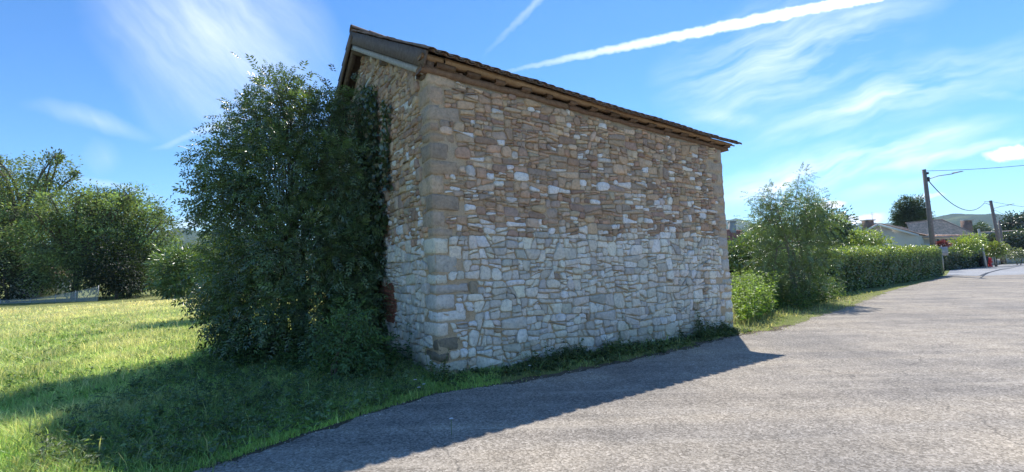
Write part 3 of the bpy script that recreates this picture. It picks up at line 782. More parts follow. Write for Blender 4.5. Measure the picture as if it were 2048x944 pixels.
def crown_points(lobes, ncl, per, spread, shell=.55, low=-1.0):
    """leaf clusters spread through the crown's lobes"""
    vols = np.array([l[1][0] * l[1][1] * l[1][2] for l in lobes]) ** .72; cnt = np.maximum(3, (vols / vols.sum() * ncl).astype(int))
    P, D, K = [], [], []
    for (c, r), m in zip(lobes, cnt):
        d = rand_dir(m); sp = np.minimum(spread, np.mean(r) * .35); rr = shell + (1 - shell) * RNG.uniform(0, 1, m) ** .6
        cen = np.asarray(c) + d * np.asarray(r) * (rr * RNG.uniform(.86, 1.10, m))[:, None]
        tone = RNG.normal(0, 1, m)
        q = np.clip(RNG.normal(0, 1, (m, per, 3)), -2, 2) * sp * RNG.uniform(.6, 1.3, (m, 1, 1))
        P.append((cen[:, None] + q).reshape(-1, 3)); D.append(nrm(d[:, None] * .55 + q / (np.linalg.norm(q, axis=-1, keepdims=True) + 1e-6) * .7 + np.array([0, 0, -.1])).reshape(-1, 3)); K.append(np.repeat(tone, per))
    return np.concatenate(P), np.concatenate(D), np.concatenate(K)
def tone_cols(K, base, vary=.16, extra=.12, hue=None):
    m = len(K); f = np.exp(K * vary + RNG.normal(0, extra, m))[:, None]; c = np.array(base)[None] * f
    if hue is not None: c = c + (RNG.uniform(0, 1, (m, 1)) ** 3) * np.array(hue)
    return np.clip(c, .004, .6)
def limb_path(a, b, bend=.12, k=5):
    a, b = np.asarray(a, float), np.asarray(b, float); t = np.linspace(0, 1, k)[:, None]; L_ = np.linalg.norm(b - a)
    return a + (b - a) * t + np.sin(t * math.pi) * np.clip(RNG.normal(0, 1, 3), -1.2, 1.2) * bend * L_ * .4 + UP * np.sin(t * math.pi * .9) * L_ * .06
def tree(name, base, lobes, label, category='tree', group=None, ncl=500, per=16, spread=.25, leaf=.12, width=.5, col=(.07, .11, .03), hue=None, mat='leaf', pinnate=0,
         trunk_r=.15, fork=.35, stems=1, bark='bark', shell=.5, twigs=60, vary=.18, low_z=None, ragged=0):
    lobes = list(lobes); big = list(lobes)
    for _ in range(ragged):                              # small tufts that break up the outline
        c, r = big[RNG.integers(len(big))]; d = rand_dir(1)[0]; d[2] = abs(d[2]) * 1.2 - .15; lobes.append((np.asarray(c) + nrm(d) * r * RNG.uniform(.92, 1.2), r * RNG.uniform(.16, .34)))
    base = np.asarray(base, float); root = empty(name, base, label, category, group)
    P, D, K = crown_points(lobes, ncl, per, spread, shell)
    keep = P[:, 2] > (low_z if low_z is not None else .12); P, D, K = P[keep], D[keep], K[keep]
    N = nrm(RNG.normal(0, .55, P.shape) + UP * .8); Ln = leaf * RNG.uniform(.6, 1.3, len(P))
    cl = tone_cols(K, col, vary, .12, hue)
    if pinnate:
        (V, T), k = pinnate_geo(P, D, N, Ln, pinnate); C = np.repeat(np.tile(cl, (k, 1)), 4, 0)
    else:
        V, T = leaves_geo(P, D, N, Ln, Ln * width); C = np.repeat(cl, 4, 0)
    link('crown', mesh_np('crown', V - base, [T], M[mat], C), root)
    mb = MB(); cs = np.array([l[0] for l in lobes]); top = cs[:, 2].max()
    for sidx in range(stems):
        off = np.array([0, 0, 0]) if stems == 1 else np.append(RNG.normal(0, .12 * math.sqrt(stems), 2), 0)
        tgt = cs[sidx % len(cs)] if stems > 1 else cs.mean(0)
        h = base[2] + (top - base[2]) * fork; f = base + off + (tgt - base) * np.array([fork * .6, fork * .6, 0]) + UP * (h - base[2])
        mb.tube(limb_path(base + off - UP * .1, f, .06, 6), np.linspace(trunk_r, trunk_r * .7, 6), 8)
        mine = [l for i, l in enumerate(lobes) if stems == 1 or i % stems == sidx]
        for c, r in mine:
            c = np.asarray(c); r = np.asarray(r); tip = c + UP * r[2] * .5
            pth = limb_path(f, tip, .14, 6); mb.tube(pth, np.linspace(trunk_r * .55, trunk_r * .12, 6), 6)
            for _ in range(max(2, twigs // len(lobes))):
                a = pth[RNG.integers(1, 6)]; e = c + rand_dir(1)[0] * r * RNG.uniform(.55, .98)
                mb.tube(limb_path(a, e, .15, 4), np.linspace(trunk_r * .16, trunk_r * .04, 4), 4, cap=False)
    Vt = [v - base for v in mb.V]; mb.V = Vt; mb.obj('trunk', M[bark], root, True)
    return root
def lb(x, y, Y, rx, ry, rd=None):
    """a lobe seen at a photo position and distance; radii in photo pixels"""
    return (atY(x, y, Y), np.array([rx * Y / F, (rd if rd else rx) * Y / F, ry * Y / F]))
def ground_at(x, Y):
    p = atY(x, 500, Y); p[2] = 0; return p

# ------------------------------------------------------------------ the big tree against the gable
BT = [lb(565, 222, 8.7, 58, 60), lb(510, 260, 8.6, 56, 60), lb(620, 255, 9.0, 72, 72), lb(455, 330, 8.3, 62, 60), lb(690, 245, 9.1, 45, 75),
      lb(560, 360, 8.5, 110, 90), lb(680, 380, 8.6, 85, 110), lb(480, 430, 8.3, 60, 60), lb(600, 500, 8.3, 115, 85), lb(700, 520, 8.4, 70, 100),
      lb(485, 540, 8.2, 70, 55), lb(425, 578, 8.2, 40, 26), lb(520, 620, 8.0, 80, 50), lb(620, 620, 8.0, 95, 60), lb(710, 620, 8.1, 55, 60), lb(550, 175, 8.8, 30, 26), lb(620, 190, 8.9, 24, 24), lb(440, 400, 8.3, 40, 40)]
tree('broadleaf_tree', ground_at(600, 8.7), BT, 'large dense dark green tree growing against the ivy-clad gable of the barn', ncl=1900, per=7, spread=.14, leaf=.22, col=(.07, .118, .055), hue=(.06, .08, .0),
     mat='leaf', pinnate=4, trunk_r=.07, fork=.25, stems=5, shell=.25, twigs=260, vary=.22)
tree('young_shrub', ground_at(700, 6.35), [lb(700, 640, 6.35, 26, 22), lb(690, 690, 6.3, 38, 35), lb(720, 700, 6.4, 30, 30)], 'young leafy shrub in front of the dark tree, beside the barn corner', 'shrub',
     ncl=60, per=5, spread=.07, leaf=.24, col=(.07, .13, .05), mat='leaf_dull', pinnate=3, trunk_r=.015, fork=.3, stems=3, twigs=15)
tree('low_bush', ground_at(470, 8.6), [lb(418, 600, 8.4, 24, 16), lb(450, 640, 8.2, 30, 20), lb(495, 675, 8.0, 40, 24)], 'low spreading branches hanging over the sunlit grass left of the big tree', 'shrub',
     ncl=130, per=6, spread=.12, leaf=.22, col=(.04, .075, .025), pinnate=4, trunk_r=.03, fork=.25, stems=2, twigs=30)
# ivy on the gable
iv = empty('ivy', GW(2.6, 0), 'dark ivy climbing the barn gable behind the big tree', 'ivy')
def ivy():
    m = 26000; t = RNG.uniform(.9, 6.9, m); z = RNG.uniform(.2, 6.3, m); P2 = np.stack([t, z], -1)
    ns = vnoise(P2 * 2.1, 11) * .35 + vnoise(P2 * 6, 12) * .2
    left = np.where(z < 1.4, 2.35, np.where(z < 3.6, 2.12, 2.30)) + ns * .6
    top = 3.9 + ns * 1.1 + np.where((t > 2.25) & (t < 3.1), 1.2, 0)
    strand = (np.abs(t - (1.72 + .10 * np.sin(z * 2.3))) < .10 + .1 * ns) & (z > 3.0) & (z < 4.6)
    ok = ((t > left) & (z < top) | strand) & (z < np.array([gable_top(a) for a in t]) - .1)
    t, z = t[ok], z[ok]; m = len(t); P = GW(t, z, .05 + RNG.uniform(0, .14, m)); N = nrm(gn + RNG.normal(0, .45, (m, 3))); D = nrm(np.cross(N, rand_dir(m)) - UP * .6)
    Ln = RNG.uniform(.06, .12, m); V, T = leaves_geo(P, D, N, Ln, Ln * .95, .12)
    link('leaves', mesh_np('leaves', V - GW(2.6, 0), [T], M['leaf'], np.repeat(tone_cols(vnoise(np.stack([t, z], -1) * 3, 5), (.045, .075, .03), .25), 4, 0)), iv)
    mb = MB()
    for k in range(14):
        t0 = 2.5 + k * .22; zz_ = np.linspace(0, 3.2 + random.uniform(-.6, 1.0), 9); mb.tube(GW(t0 + np.cumsum(RNG.normal(0, .06, 9)), zz_, .03) - GW(2.6, 0), np.linspace(.014, .005, 9), 5)
    mb.obj('stem', M['bark'], iv)
ivy()

# ------------------------------------------------------------------ trees beyond the meadow, left
DL = 32.0
GL = 'trees beyond the meadow'
tree('meadow_tree', ground_at(40, 34), [lb(-10, 345, 34, 45, 26), lb(100, 345, 34, 42, 26), lb(60, 400, 34, 80, 45), lb(-30, 430, 34, 80, 70), lb(60, 480, 34, 95, 60), lb(-10, 530, 34, 80, 50)],
     'tall spreading tree with open top at the left edge of the meadow', group=GL, ncl=620, per=54, spread=.42, leaf=.19, col=(.105, .145, .07), mat='leaf_dull', hue=(.06, .06, .03), trunk_r=.3, twigs=110, vary=.5, ragged=22)
tree('meadow_tree', ground_at(150, 31), [lb(150, 430, 31, 70, 45), lb(110, 480, 31, 70, 50), lb(180, 500, 31, 60, 50), lb(140, 545, 31, 75, 40), lb(215, 430, 31, 60, 45)],
     'silvery bushy tree behind the net fence, second from the left', group=GL, ncl=520, per=54, spread=.38, leaf=.18, col=(.12, .17, .085), mat='leaf_dull', hue=(.07, .07, .04), trunk_r=.2, twigs=70, vary=.5, ragged=18)
tree('meadow_tree', ground_at(260, 33), [lb(255, 435, 33, 62, 48), lb(300, 470, 33, 45, 50), lb(225, 480, 33, 60, 55), lb(290, 530, 33, 52, 55), lb(240, 540, 33, 60, 50)],
     'rounded grey-green tree at the right end of the left tree group', group=GL, ncl=540, per=54, spread=.38, leaf=.18, col=(.11, .16, .085), mat='leaf_dull', hue=(.05, .05, .03), trunk_r=.2, twigs=70, vary=.5, ragged=18)
tree('dark_shrub', ground_at(235, 30), [lb(235, 525, 30, 50, 48), lb(215, 560, 30, 42, 30), lb(265, 560, 30, 40, 32)], 'dark evergreen shrub at the foot of the rounded tree', 'shrub',
     ncl=420, per=16, spread=.24, leaf=.17, mat='leaf_dull', col=(.02, .034, .018), trunk_r=.1, twigs=20, low_z=.02)
tree('light_shrub', ground_at(350, 28), [lb(345, 535, 28, 30, 34), lb(375, 530, 28, 24, 36), lb(365, 570, 28, 44, 22), lb(410, 545, 28, 26, 40)], 'light green bush below the hill, left of the big tree', 'shrub',
     ncl=420, per=14, spread=.22, leaf=.3, width=.3, col=(.12, .19, .07), trunk_r=.06, stems=4, twigs=30, low_z=.02)
tree('light_shrub', ground_at(455, 15), [lb(450, 520, 15, 36, 44), lb(436, 490, 15, 22, 36), lb(480, 580, 15, 44, 30)], 'pale green sapling peeping out behind the big tree', 'shrub',
     ncl=300, per=7, spread=.18, leaf=.28, col=(.10, .15, .05), mat='leaf_dull', pinnate=4, trunk_r=.04, stems=3, twigs=30)
tree('dark_shrub', ground_at(20, 29), [lb(10, 560, 29, 60, 40), lb(-30, 530, 29, 50, 50)], 'dark shaded shrub at the left edge behind the net fence', 'shrub', ncl=300, per=16, spread=.25, leaf=.17, mat='leaf_dull', col=(.022, .036, .018), trunk_r=.1, twigs=20, low_z=.02)
# stone hut half hidden behind the trees
hut = empty('stone_hut', ground_at(68, 33), 'small rough stone outbuilding half hidden under the left trees', 'hut')
mb = MB(); c = np.zeros(3); mb.box((-1.7, 0, 0), (2.6, 0, 0), (0, 2, 0), (0, 0, 1.5)); mb.add([(-1.7, -.001, 1.5), (.9, -.001, 1.5), (-.1, -.001, 2.4), (-1.7, 2, 1.5), (.9, 2, 1.5), (-.1, 2, 2.4)], [[(0, 1, 2), (5, 4, 3)], [(0, 2, 5, 3), (1, 4, 5, 2)]], None)
mb.obj('wall', M['concrete'], hut)
mb = MB(); mb.box((-1.9, -.2, 1.42), (1.82, 0, 1.03), (0, 2.4, 0), (-.05, 0, .09), (.20, .15, .12)); mb.box((-.1, -.2, 2.45), (1.2, 0, -1.0), (0, 2.4, 0), (.06, 0, .09), (.20, .15, .12)); mb.obj('roof', M['rooftile'], hut)
mb = MB()
for k in range(26): mb.box((-1.7 + RNG.uniform(0, 2.2), -.05, .1 + RNG.uniform(0, 1.3)), (RNG.uniform(.2, .4), 0, 0), (0, .049, 0), (0, 0, RNG.uniform(.12, .22)), RNG.uniform(.3, .5) * np.array([1, .93, .85]))
mb.obj('stones', M['stone'], hut, kind='stuff')
# net fence along the meadow
fn = empty('net_fence', ground_at(100, 28), 'pale plastic net fence sagging along the back of the meadow', 'fence')
fb = np.array(ground_at(100, 28)); fpx = [(-60, 603, 640), (0, 600, 618), (60, 598, 613), (110, 590, 610), (150, 583, 607), (196, 573, 604)]
tp = [atY(x, y, 27.5 + .01 * i) for i, (x, y, yb) in enumerate(fpx)]; tb = [p.copy() for p in tp]
for p in tb: p[2] = .02
mb = MB(); m = len(tp); mb.add(np.array(tp + tb) - fb, [[(i, i + 1, m + i + 1, m + i) for i in range(m - 1)]]); mb.obj('net', M['net'], fn)
for p in tp:
    mb = MB(); q = p - fb; mb.tube([(q[0], q[1] + .03, -.1), (q[0], q[1] + .03, q[2] + .06)], .022, 6); mb.obj('post', M['metal_grey'], fn)
mb = MB()
for a, b in zip(tp[:-1], tp[1:]): mb.tube([a - fb + [0, -.02, 0], (a + b) / 2 - fb - UP * .03 + [0, -.02, 0], b - fb + [0, -.02, 0]], .008, 4)
mb.obj('top_wire', M['metal_grey'], fn)

# ------------------------------------------------------------------ right of the barn: shrub, weeds, hedges, walls
tree('roadside_shrub', ground_at(1590, 15), [lb(1600, 365, 15, 14, 28), lb(1545, 400, 15, 22, 26), lb(1520, 395, 15, 14, 18), lb(1570, 430, 15, 42, 34), lb(1610, 420, 15, 34, 45), lb(1640, 440, 15, 34, 36), lb(1532, 450, 15, 30, 34), lb(1580, 500, 15, 62, 40), lb(1535, 520, 15, 36, 32),
     lb(1635, 510, 15, 36, 36), lb(1590, 555, 15, 60, 26)], 'tall many-stemmed roadside shrub with shoots against the sky, right of the barn', 'shrub',
     ncl=680, per=7, spread=.13, leaf=.21, col=(.10, .16, .06), hue=(.05, .05, .02), pinnate=4, trunk_r=.04, fork=.45, stems=7, bark='bark_grey', twigs=110, vary=.25, shell=.35)
def weeds(name, pts, hts, label, leaf=.09, col=(.09, .16, .04), width=.5, kind='stuff', cat=None, per=14, mat='leaf_dull', lean=.12, **kw):
    """upright leafy stems"""
    P, D, Ln, K = [], [], [], []; mb = MB()
    for p, h in zip(pts, hts):
        tip = np.array([p[0] + random.gauss(0, lean) * h, p[1] + random.gauss(0, lean) * h, h]); b = np.array([p[0], p[1], 0]); t = RNG.uniform(.12, 1.0, per)
        mb.tube([b, (b + tip) / 2 + RNG.normal(0, .02, 3), tip], [.005, .004, .002], 3, (.10, .15, .05), False)
        a = RNG.uniform(0, 6.28, per); d = np.stack([np.cos(a), np.sin(a), RNG.uniform(-.3, .5, per)], -1)
        P.append(b + (tip - b) * t[:, None]); D.append(d); Ln.append(leaf * RNG.uniform(.6, 1.3, per) * (1.15 - .6 * t)); K.append(np.full(per, random.gauss(0, 1)))
    P, D, Ln, K = (np.concatenate(a) for a in (P, D, Ln, K)); N = nrm(UP + RNG.normal(0, .4, P.shape))
    V, T = leaves_geo(P, D, N, Ln, Ln * width); mb.add(V, [T], np.repeat(tone_cols(K, col, .2, .14), 4, 0))
    p = {'kind': kind, 'label': label}
    if cat: p['category'] = cat
    p.update(kw); return mb.obj(name, M[mat], None, False, **p)
def area_pts(poly_px, m, hmin, hmax):
    """points on the ground inside a photo outline"""
    G = np.array([gnd(*q)[:2] for q in poly_px]); lo, hi = G.min(0), G.max(0); out = []
    while len(out) < m:
        p = RNG.uniform(lo, hi, (m * 3, 2)); x, y = p[:, 0], p[:, 1]; ins = np.zeros(len(p), bool); j = len(G) - 1
        for i in range(len(G)):
            c = ((G[i, 1] > y) != (G[j, 1] > y)) & (x < (G[j, 0] - G[i, 0]) * (y - G[i, 1]) / (G[j, 1] - G[i, 1] + 1e-12) + G[i, 0]); ins ^= c; j = i
        out += list(p[ins])
    out = out[:m]; return out, [random.uniform(hmin, hmax) for _ in out]
weeds('nettles', *area_pts([(1478, 650), (1520, 648), (1545, 632), (1560, 605), (1535, 598), (1470, 606)], 480, .5, 1.25), 'bright green nettles standing beside the far corner of the barn', .12, (.18, .27, .075), .5, per=18)
weeds('shrub_weeds', *area_pts([(1535, 615), (1620, 622), (1690, 595), (1680, 585), (1600, 588), (1540, 598)], 420, .3, .95), 'tangled weeds at the foot of the roadside shrub', .13, (.07, .12, .04), .45, per=14)
def hedge(name, a, b, th, h0, h1, label, leaf=.10, m=9000, col=(.06, .10, .03), sunlit_top_col=(.16, .22, .055), group=None):
    a, b = np.asarray(a, float), np.asarray(b, float); a[2] = b[2] = 0; d = nrm(b - a); L_ = np.linalg.norm(b - a); s_ = np.array([-d[1], d[0], 0])
    root = empty(name, a, label, 'hedge', group)
    def wob(P): return vnoise(P * 1.3, 21) * .10 + vnoise(P * 4, 22) * .05
    # woody inside
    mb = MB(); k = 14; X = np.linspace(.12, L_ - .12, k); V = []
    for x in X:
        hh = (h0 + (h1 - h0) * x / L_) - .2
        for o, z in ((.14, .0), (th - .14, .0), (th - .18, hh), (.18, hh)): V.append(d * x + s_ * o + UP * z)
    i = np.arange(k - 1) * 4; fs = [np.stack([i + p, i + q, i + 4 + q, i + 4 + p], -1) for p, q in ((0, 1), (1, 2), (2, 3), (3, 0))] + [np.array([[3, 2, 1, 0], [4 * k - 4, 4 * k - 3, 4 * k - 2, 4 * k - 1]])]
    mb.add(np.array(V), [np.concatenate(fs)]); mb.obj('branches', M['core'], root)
    ar = [L_ * h0, L_ * h0, L_ * th, th * h0, th * h0]; cnt = (np.array(ar) / sum(ar) * m).astype(int); P, N, C = [], [], []
    for f, c in enumerate(cnt):
        x = RNG.uniform(0, L_, c); o = RNG.uniform(0, th, c); zf = RNG.uniform(.02, 1, c)
        if f == 0: o[:] = 0; nn = -s_
        elif f == 1: o[:] = th; nn = s_
        elif f == 2: zf[:] = 1; nn = UP
        elif f == 3: x[:] = 0; nn = -d
        else: x[:] = L_; nn = d
        hh = h0 + (h1 - h0) * x / L_; p = d * x[:, None] + s_ * o[:, None] + UP * (zf * hh)[:, None]
        w = wob(p + a) - RNG.uniform(0, .16, c); p = p + nn * w[:, None] + (UP * (RNG.uniform(0, 1, c) ** 4 * .25)[:, None] if f == 2 else 0)
        P.append(p); N.append(np.broadcast_to(nn, p.shape)); sunlit_f = np.clip((zf - .66) * 3.4, 0, 1)[:, None] * RNG.uniform(0, 1, (c, 1)); C.append(np.array(col) * (1 - sunlit_f) + np.array(sunlit_top_col) * sunlit_f)  # sunlit band painted into leaf colour: top and upper sides turn brighter
    P, N, C = (np.concatenate(q) for q in (P, N, C)); k = len(P)
    Nn = nrm(N + RNG.normal(0, .5, P.shape)); D = nrm(np.cross(Nn, rand_dir(k)) * 1.0 + N * .5 + UP * .3); Ln = leaf * RNG.uniform(.6, 1.4, k)
    V, T = leaves_geo(P, D, Nn, Ln, Ln * .55); C = C * np.exp(RNG.normal(0, .2, (k, 1)))
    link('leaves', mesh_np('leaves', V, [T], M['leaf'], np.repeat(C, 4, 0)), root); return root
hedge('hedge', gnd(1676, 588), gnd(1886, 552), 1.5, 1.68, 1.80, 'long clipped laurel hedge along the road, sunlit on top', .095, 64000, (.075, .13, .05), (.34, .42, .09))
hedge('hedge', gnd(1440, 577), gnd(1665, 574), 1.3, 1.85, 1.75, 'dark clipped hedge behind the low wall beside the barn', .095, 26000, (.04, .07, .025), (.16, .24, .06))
lw = empty('low_wall', gnd(1430, 580), 'low pale rendered garden wall in front of the dark hedge', 'wall'); w0 = gnd(1430, 580); w1 = gnd(1722, 577); dd = nrm(w1 - w0); sd_ = np.array([-dd[1], dd[0], 0])
mb = MB(); LL_ = np.linalg.norm(w1 - w0); mb.box(np.zeros(3), dd * LL_, sd_ * .2, UP * .62); mb.obj('wall', M['concrete'], lw)
mb = MB(); mb.box(-sd_ * .03 + UP * .622, dd * LL_, sd_ * .26, UP * .06); mb.obj('coping', M['concrete_pale'], lw)
tree('garden_tree', ground_at(1715, 34), [lb(1715, 477, 34, 40, 14), lb(1752, 488, 34, 24, 9), lb(1675, 480, 34, 36, 15), lb(1700, 492, 34, 50, 12)], 'light green rounded garden tree showing above the long hedge', ncl=420, per=16, spread=.2, leaf=.18, col=(.20, .27, .08), trunk_r=.12, twigs=30)
tree('garden_tree', ground_at(1655, 30), [lb(1660, 450, 30, 34, 26), lb(1640, 475, 30, 44, 30), lb(1625, 430, 30, 20, 16)], 'dark green tree behind the roadside shrub', ncl=300, per=16, spread=.3, leaf=.22, col=(.045, .075, .03), trunk_r=.12, twigs=30)
tree('garden_bush', ground_at(1500, 20.5), [lb(1495, 500, 20.5, 40, 26), lb(1530, 490, 20.5, 34, 30), lb(1465, 510, 20.5, 26, 20), lb(1515, 525, 20.5, 40, 22)], 'bush between the dark hedge and the red tiled house, beside the barn', 'shrub', ncl=320, per=14, spread=.2, leaf=.17, col=(.10, .16, .06), trunk_r=.08, stems=2, twigs=20)
tree('tall_tree', ground_at(1820, 75), [lb(1798, 424, 75, 9, 22), lb(1813, 412, 75, 9, 20), lb(1826, 418, 75, 9, 24), lb(1841, 415, 75, 9, 20), lb(1822, 436, 75, 22, 18), lb(1794, 440, 75, 8, 14), lb(1850, 436, 75, 8, 20)], 'tall dark grey-green tree standing above the cream house roof', 'tree',
     ncl=800, per=20, spread=.3, leaf=.24, mat='leaf_dull', col=(.055, .08, .05), trunk_r=.4, twigs=30)
for k, (x, y, Y, rx, ry, txt, cc) in enumerate([(2032, 478, 80, 34, 20, 'dark conifer clump on the right edge behind the far hedge', (.025, .045, .022)), (1962, 462, 110, 12, 14, 'small round tree beyond the second chimney', (.05, .08, .035)),
        (2020, 452, 85, 10, 22, 'pointed dark conifer near the right edge', (.02, .04, .02)), (2046, 455, 85, 14, 26, 'dark conifer cut by the right edge', (.022, .042, .02)), (1550, 455, 60, 40, 16, 'distant tree line seen through the roadside shrub', (.05, .08, .03))]):
    tree('distant_tree', ground_at(x, Y), [lb(x, y, Y, rx, ry), lb(x, y + ry * .7, Y, rx * 1.1, ry * .7)], txt, ncl=180, per=14, spread=.4, leaf=.4, col=cc, trunk_r=.2, twigs=8)

# ------------------------------------------------------------------ houses
def tile_sheet(mb, a, b, c, d, nu, nv, amp=.05, step=.04, col=(.30, .2, .15)):
    """a slope of rounded roof tiles: a-b along the eave, d-c along the ridge"""
    a, b, c, d = (np.asarray(q, float) for q in (a, b, c, d)); nn = nrm(np.cross(b - a, d - a))
    if nn[2] < 0: nn = -nn
    x = np.linspace(0, 1, nu * 4 + 1); rows = []; cs = []
    for r_ in range(nv):
        for e, hgt in ((0, step), (1, 0)):
            v = (r_ + e) / nv; lo = a + (d - a) * v; hi = b + (c - b) * v
            rows.append(lo + (hi - lo) * x[:, None] + nn * (hgt + amp * .5 * (1 + np.cos(x * nu * 2 * math.pi)))[:, None])
            cs.append(np.array(col) * np.exp(np.repeat(RNG.normal(0, .16, nu * 2 + 1), 2)[:len(x), None]))
    V = np.concatenate(rows); m = len(x); i = np.arange(len(rows) - 1)[:, None] * m; j = np.arange(m - 1)[None]
    mb.add(V, [np.stack([i + j, i + j + 1, i + m + j + 1, i + m + j], -1).reshape(-1, 4)], np.concatenate(cs))
def prism(mb, pts, off, col=None):
    """outline extruded along off"""
    P = np.asarray(pts, float); k = len(P); V = np.concatenate([P, P + off]); i = np.arange(k); j = (i + 1) % k
    mb.add(V, [np.stack([i, j, k + j, k + i], -1), np.arange(k)[::-1][None], (np.arange(k) + k)[None]], col)
HY_ = 44.0
hb = ground_at(1800, HY_); house = empty('cream_house', hb, 'cream bungalow with brown tiled roof showing above the long hedge', 'house')
def H(x, y, Y=HY_): return atY(x, y, Y) - hb
def base(p): q = np.array(p); q[2] = 0; return q
back = np.array([9.2, 7.8, 0])
wl_, wa, wr = H(1738, 460, 46), H(1757, 449, 45.4), H(1833, 470, 43.2)
mb = MB(); prism(mb, [base(wl_), base(wr), wr, wa, wl_], back); mb.obj('wall', M['plaster'], house)
mb = MB(); m0, m1 = H(1826, 474, 46), H(1946, 474, 46); prism(mb, [base(m0), base(m1), m1, m0], np.array([2, 6.5, 0])); mb.obj('main_wall', M['plaster'], house)
mb = MB(); tile_sheet(mb, H(1838, 468.5, 42.9), H(1838, 468.5, 42.9) + back, wa + back + UP * .12, H(1756, 446.5, 45.1), 30, 12, .05, .03, (.68, .47, .35)); rf_ = mb.obj('roof', M['rooftile'], house, kind='stuff')
mb = MB(); tile_sheet(mb, H(1733, 459, 45.8), H(1733, 459, 45.8) + back, wa + back + UP * .12, H(1756, 446.5, 45.1), 30, 4, .05, .03, (.68, .47, .35)); mb.obj('roof', M['rooftile'], house, kind='stuff')
mb = MB(); e0, e1, r0, r1 = H(1822, 471, 45.4), H(1956, 471, 45.4), H(1812, 447, 49), H(1884, 440, 49)
tile_sheet(mb, e0, e1, r1, r0, 28, 12, .05, .012, (.74, .50, .37)); e2 = e1 + np.array([2.5, 7.5, 0]); tile_sheet(mb, e1, e2, r1, r1 + .01, 12, 12, .04, .018, (.68, .47, .35)); mb.obj('main_roof', M['rooftile'], house, kind='stuff')
mb = MB(); mb.tube([e1 + UP * .03, r1 + UP * .05, r0 + UP * .05], .09, 6, (.42, .32, .26)); mb.obj('ridge', M['rooftile'], house)
for a, b in ((H(1838, 469.5, 42.8), H(1756, 447.5, 45.0)), (H(1733, 460, 45.7), H(1756, 447.5, 45.0))):
    mb = MB(); mb.box(a - UP * .16, b - a, (0, .06, 0), UP * .2); mb.obj('barge_board', M['white_paint'], house)
mb = MB(); mb.box(e0 - UP * .22 - [0, .05, 0], e1 - e0, (0, .08, 0), UP * .13); mb.obj('gutter', M['metal_grey'], house)
mb = MB(); a = H(1843, 474, 45.9); mb.box(base(a) - [0, .05, 0] + UP * .3, H(1866, 474, 45.9) - a, (0, .06, 0), UP * 2.2); mb.obj('garage_door', M['white_paint'], house)
for x0_, x1_ in ((1872, 1880), (1884, 1897), (1899, 1912)):
    a, b = H(x0_, 477, 45.93), H(x1_, 477, 45.93); z0 = H(x0_, 491, 45.93)
    mb = MB(); w_ = b - a; h_ = UP * (a[2] - z0[2]); t_ = .09
    o_ = np.array([z0[0], z0[1] - .06, z0[2]])
    for p_, ex, ez in ((o_, w_, UP * t_), (o_ + h_ - UP * t_, w_, UP * t_), (o_ + UP * t_, nrm(w_) * t_, h_ - UP * 2 * t_), (o_ + w_ - nrm(w_) * t_ + UP * t_, nrm(w_) * t_, h_ - UP * 2 * t_)): mb.box(p_, ex, (0, .06, 0), ez)
    wf = mb.obj('window', M['white_paint'], house)
    mb = MB(); mb.box(o_ + nrm(w_) * t_ + UP * t_ + [0, .02, 0], w_ - nrm(w_) * 2 * t_, (0, .02, 0), h_ - UP * 2 * t_); mb.obj('pane', M['window_glass'], wf)
for x, y0, y1, Y, w in ((1741, 441, 456, 46, .8), (1940, 441, 468, 50, .75)):
    mb = MB(); p = H(x, y1, Y); q = H(x, y0, Y); mb.box(p - [w / 2, 0, .6], (w, 0, 0), (0, .6, 0), UP * (q[2] - p[2] + .6)); ch = mb.obj('chimney', M['chimney'], house)
    mb = MB(); mb.box(q - [w / 2 + .08, .08, 0], (w + .16, 0, 0), (0, .76, 0), UP * .1); mb.obj('cap', M['concrete'], ch)
mb = MB(); p = H(1745, 442, 46); mb.tube([p, p + UP * .9], .02, 4); mb.tube([p + UP * .85 - [.3, 0, 0], p + UP * .85 + [.3, 0, 0]], .012, 4); mb.tube([p + UP * .7 - [.2, 0, 0], p + UP * .7 + [.2, 0, 0]], .012, 4); mb.obj('aerial', M['metal_grey'], house)
# red tiled house beside the barn
hb2 = ground_at(1470, 29); h2 = empty('red_roof_house', hb2, 'house with red tiled roof just behind the barn edge', 'house')
def H2(x, y, Y=29.): return atY(x, y, Y) - hb2
mb = MB(); a, b = H2(1405, 500), H2(1510, 500); prism(mb, [base(a), base(b), b, a], np.array([0, 5, 0])); mb.obj('wall', M['plaster'], h2)
mb = MB(); tile_sheet(mb, H2(1395, 502, 28.6), H2(1516, 502, 28.6), H2(1482, 461, 31), H2(1400, 456, 31), 20, 9, .05, .02, (.42, .20, .15)); mb.obj('roof', M['rooftile'], h2, kind='stuff')
mb = MB(); p = H2(1468, 468, 30.6); mb.box(p - [.17, 0, .4], (.34, 0, 0), (0, .4, 0), UP * 1.25); ch = mb.obj('chimney', M['concrete'], h2)
mb = MB(); mb.box(p + [-.22, -.05, .86], (.44, 0, 0), (0, .5, 0), UP * .07); mb.obj('cap', M['concrete_pale'], ch)
# far roofs on the right
hb3 = ground_at(1990, 70); h3 = empty('far_house', hb3, 'far low house with tan roof behind the second utility pole', 'house')
def H3(x, y, Y=70.): return atY(x, y, Y) - hb3
mb = MB(); a, b = H3(1950, 480), H3(2060, 476); prism(mb, [base(a), base(b), b, a], np.array([0, 6, 0])); mb.obj('wall', M['plaster'], h3)
mb = MB(); tile_sheet(mb, H3(1945, 482, 69), H3(2066, 478, 69), H3(2050, 460, 73), H3(1962, 464, 73), 30, 10, .05, .02, (.50, .40, .32)); mb.obj('roof', M['rooftile'], h3, kind='stuff')

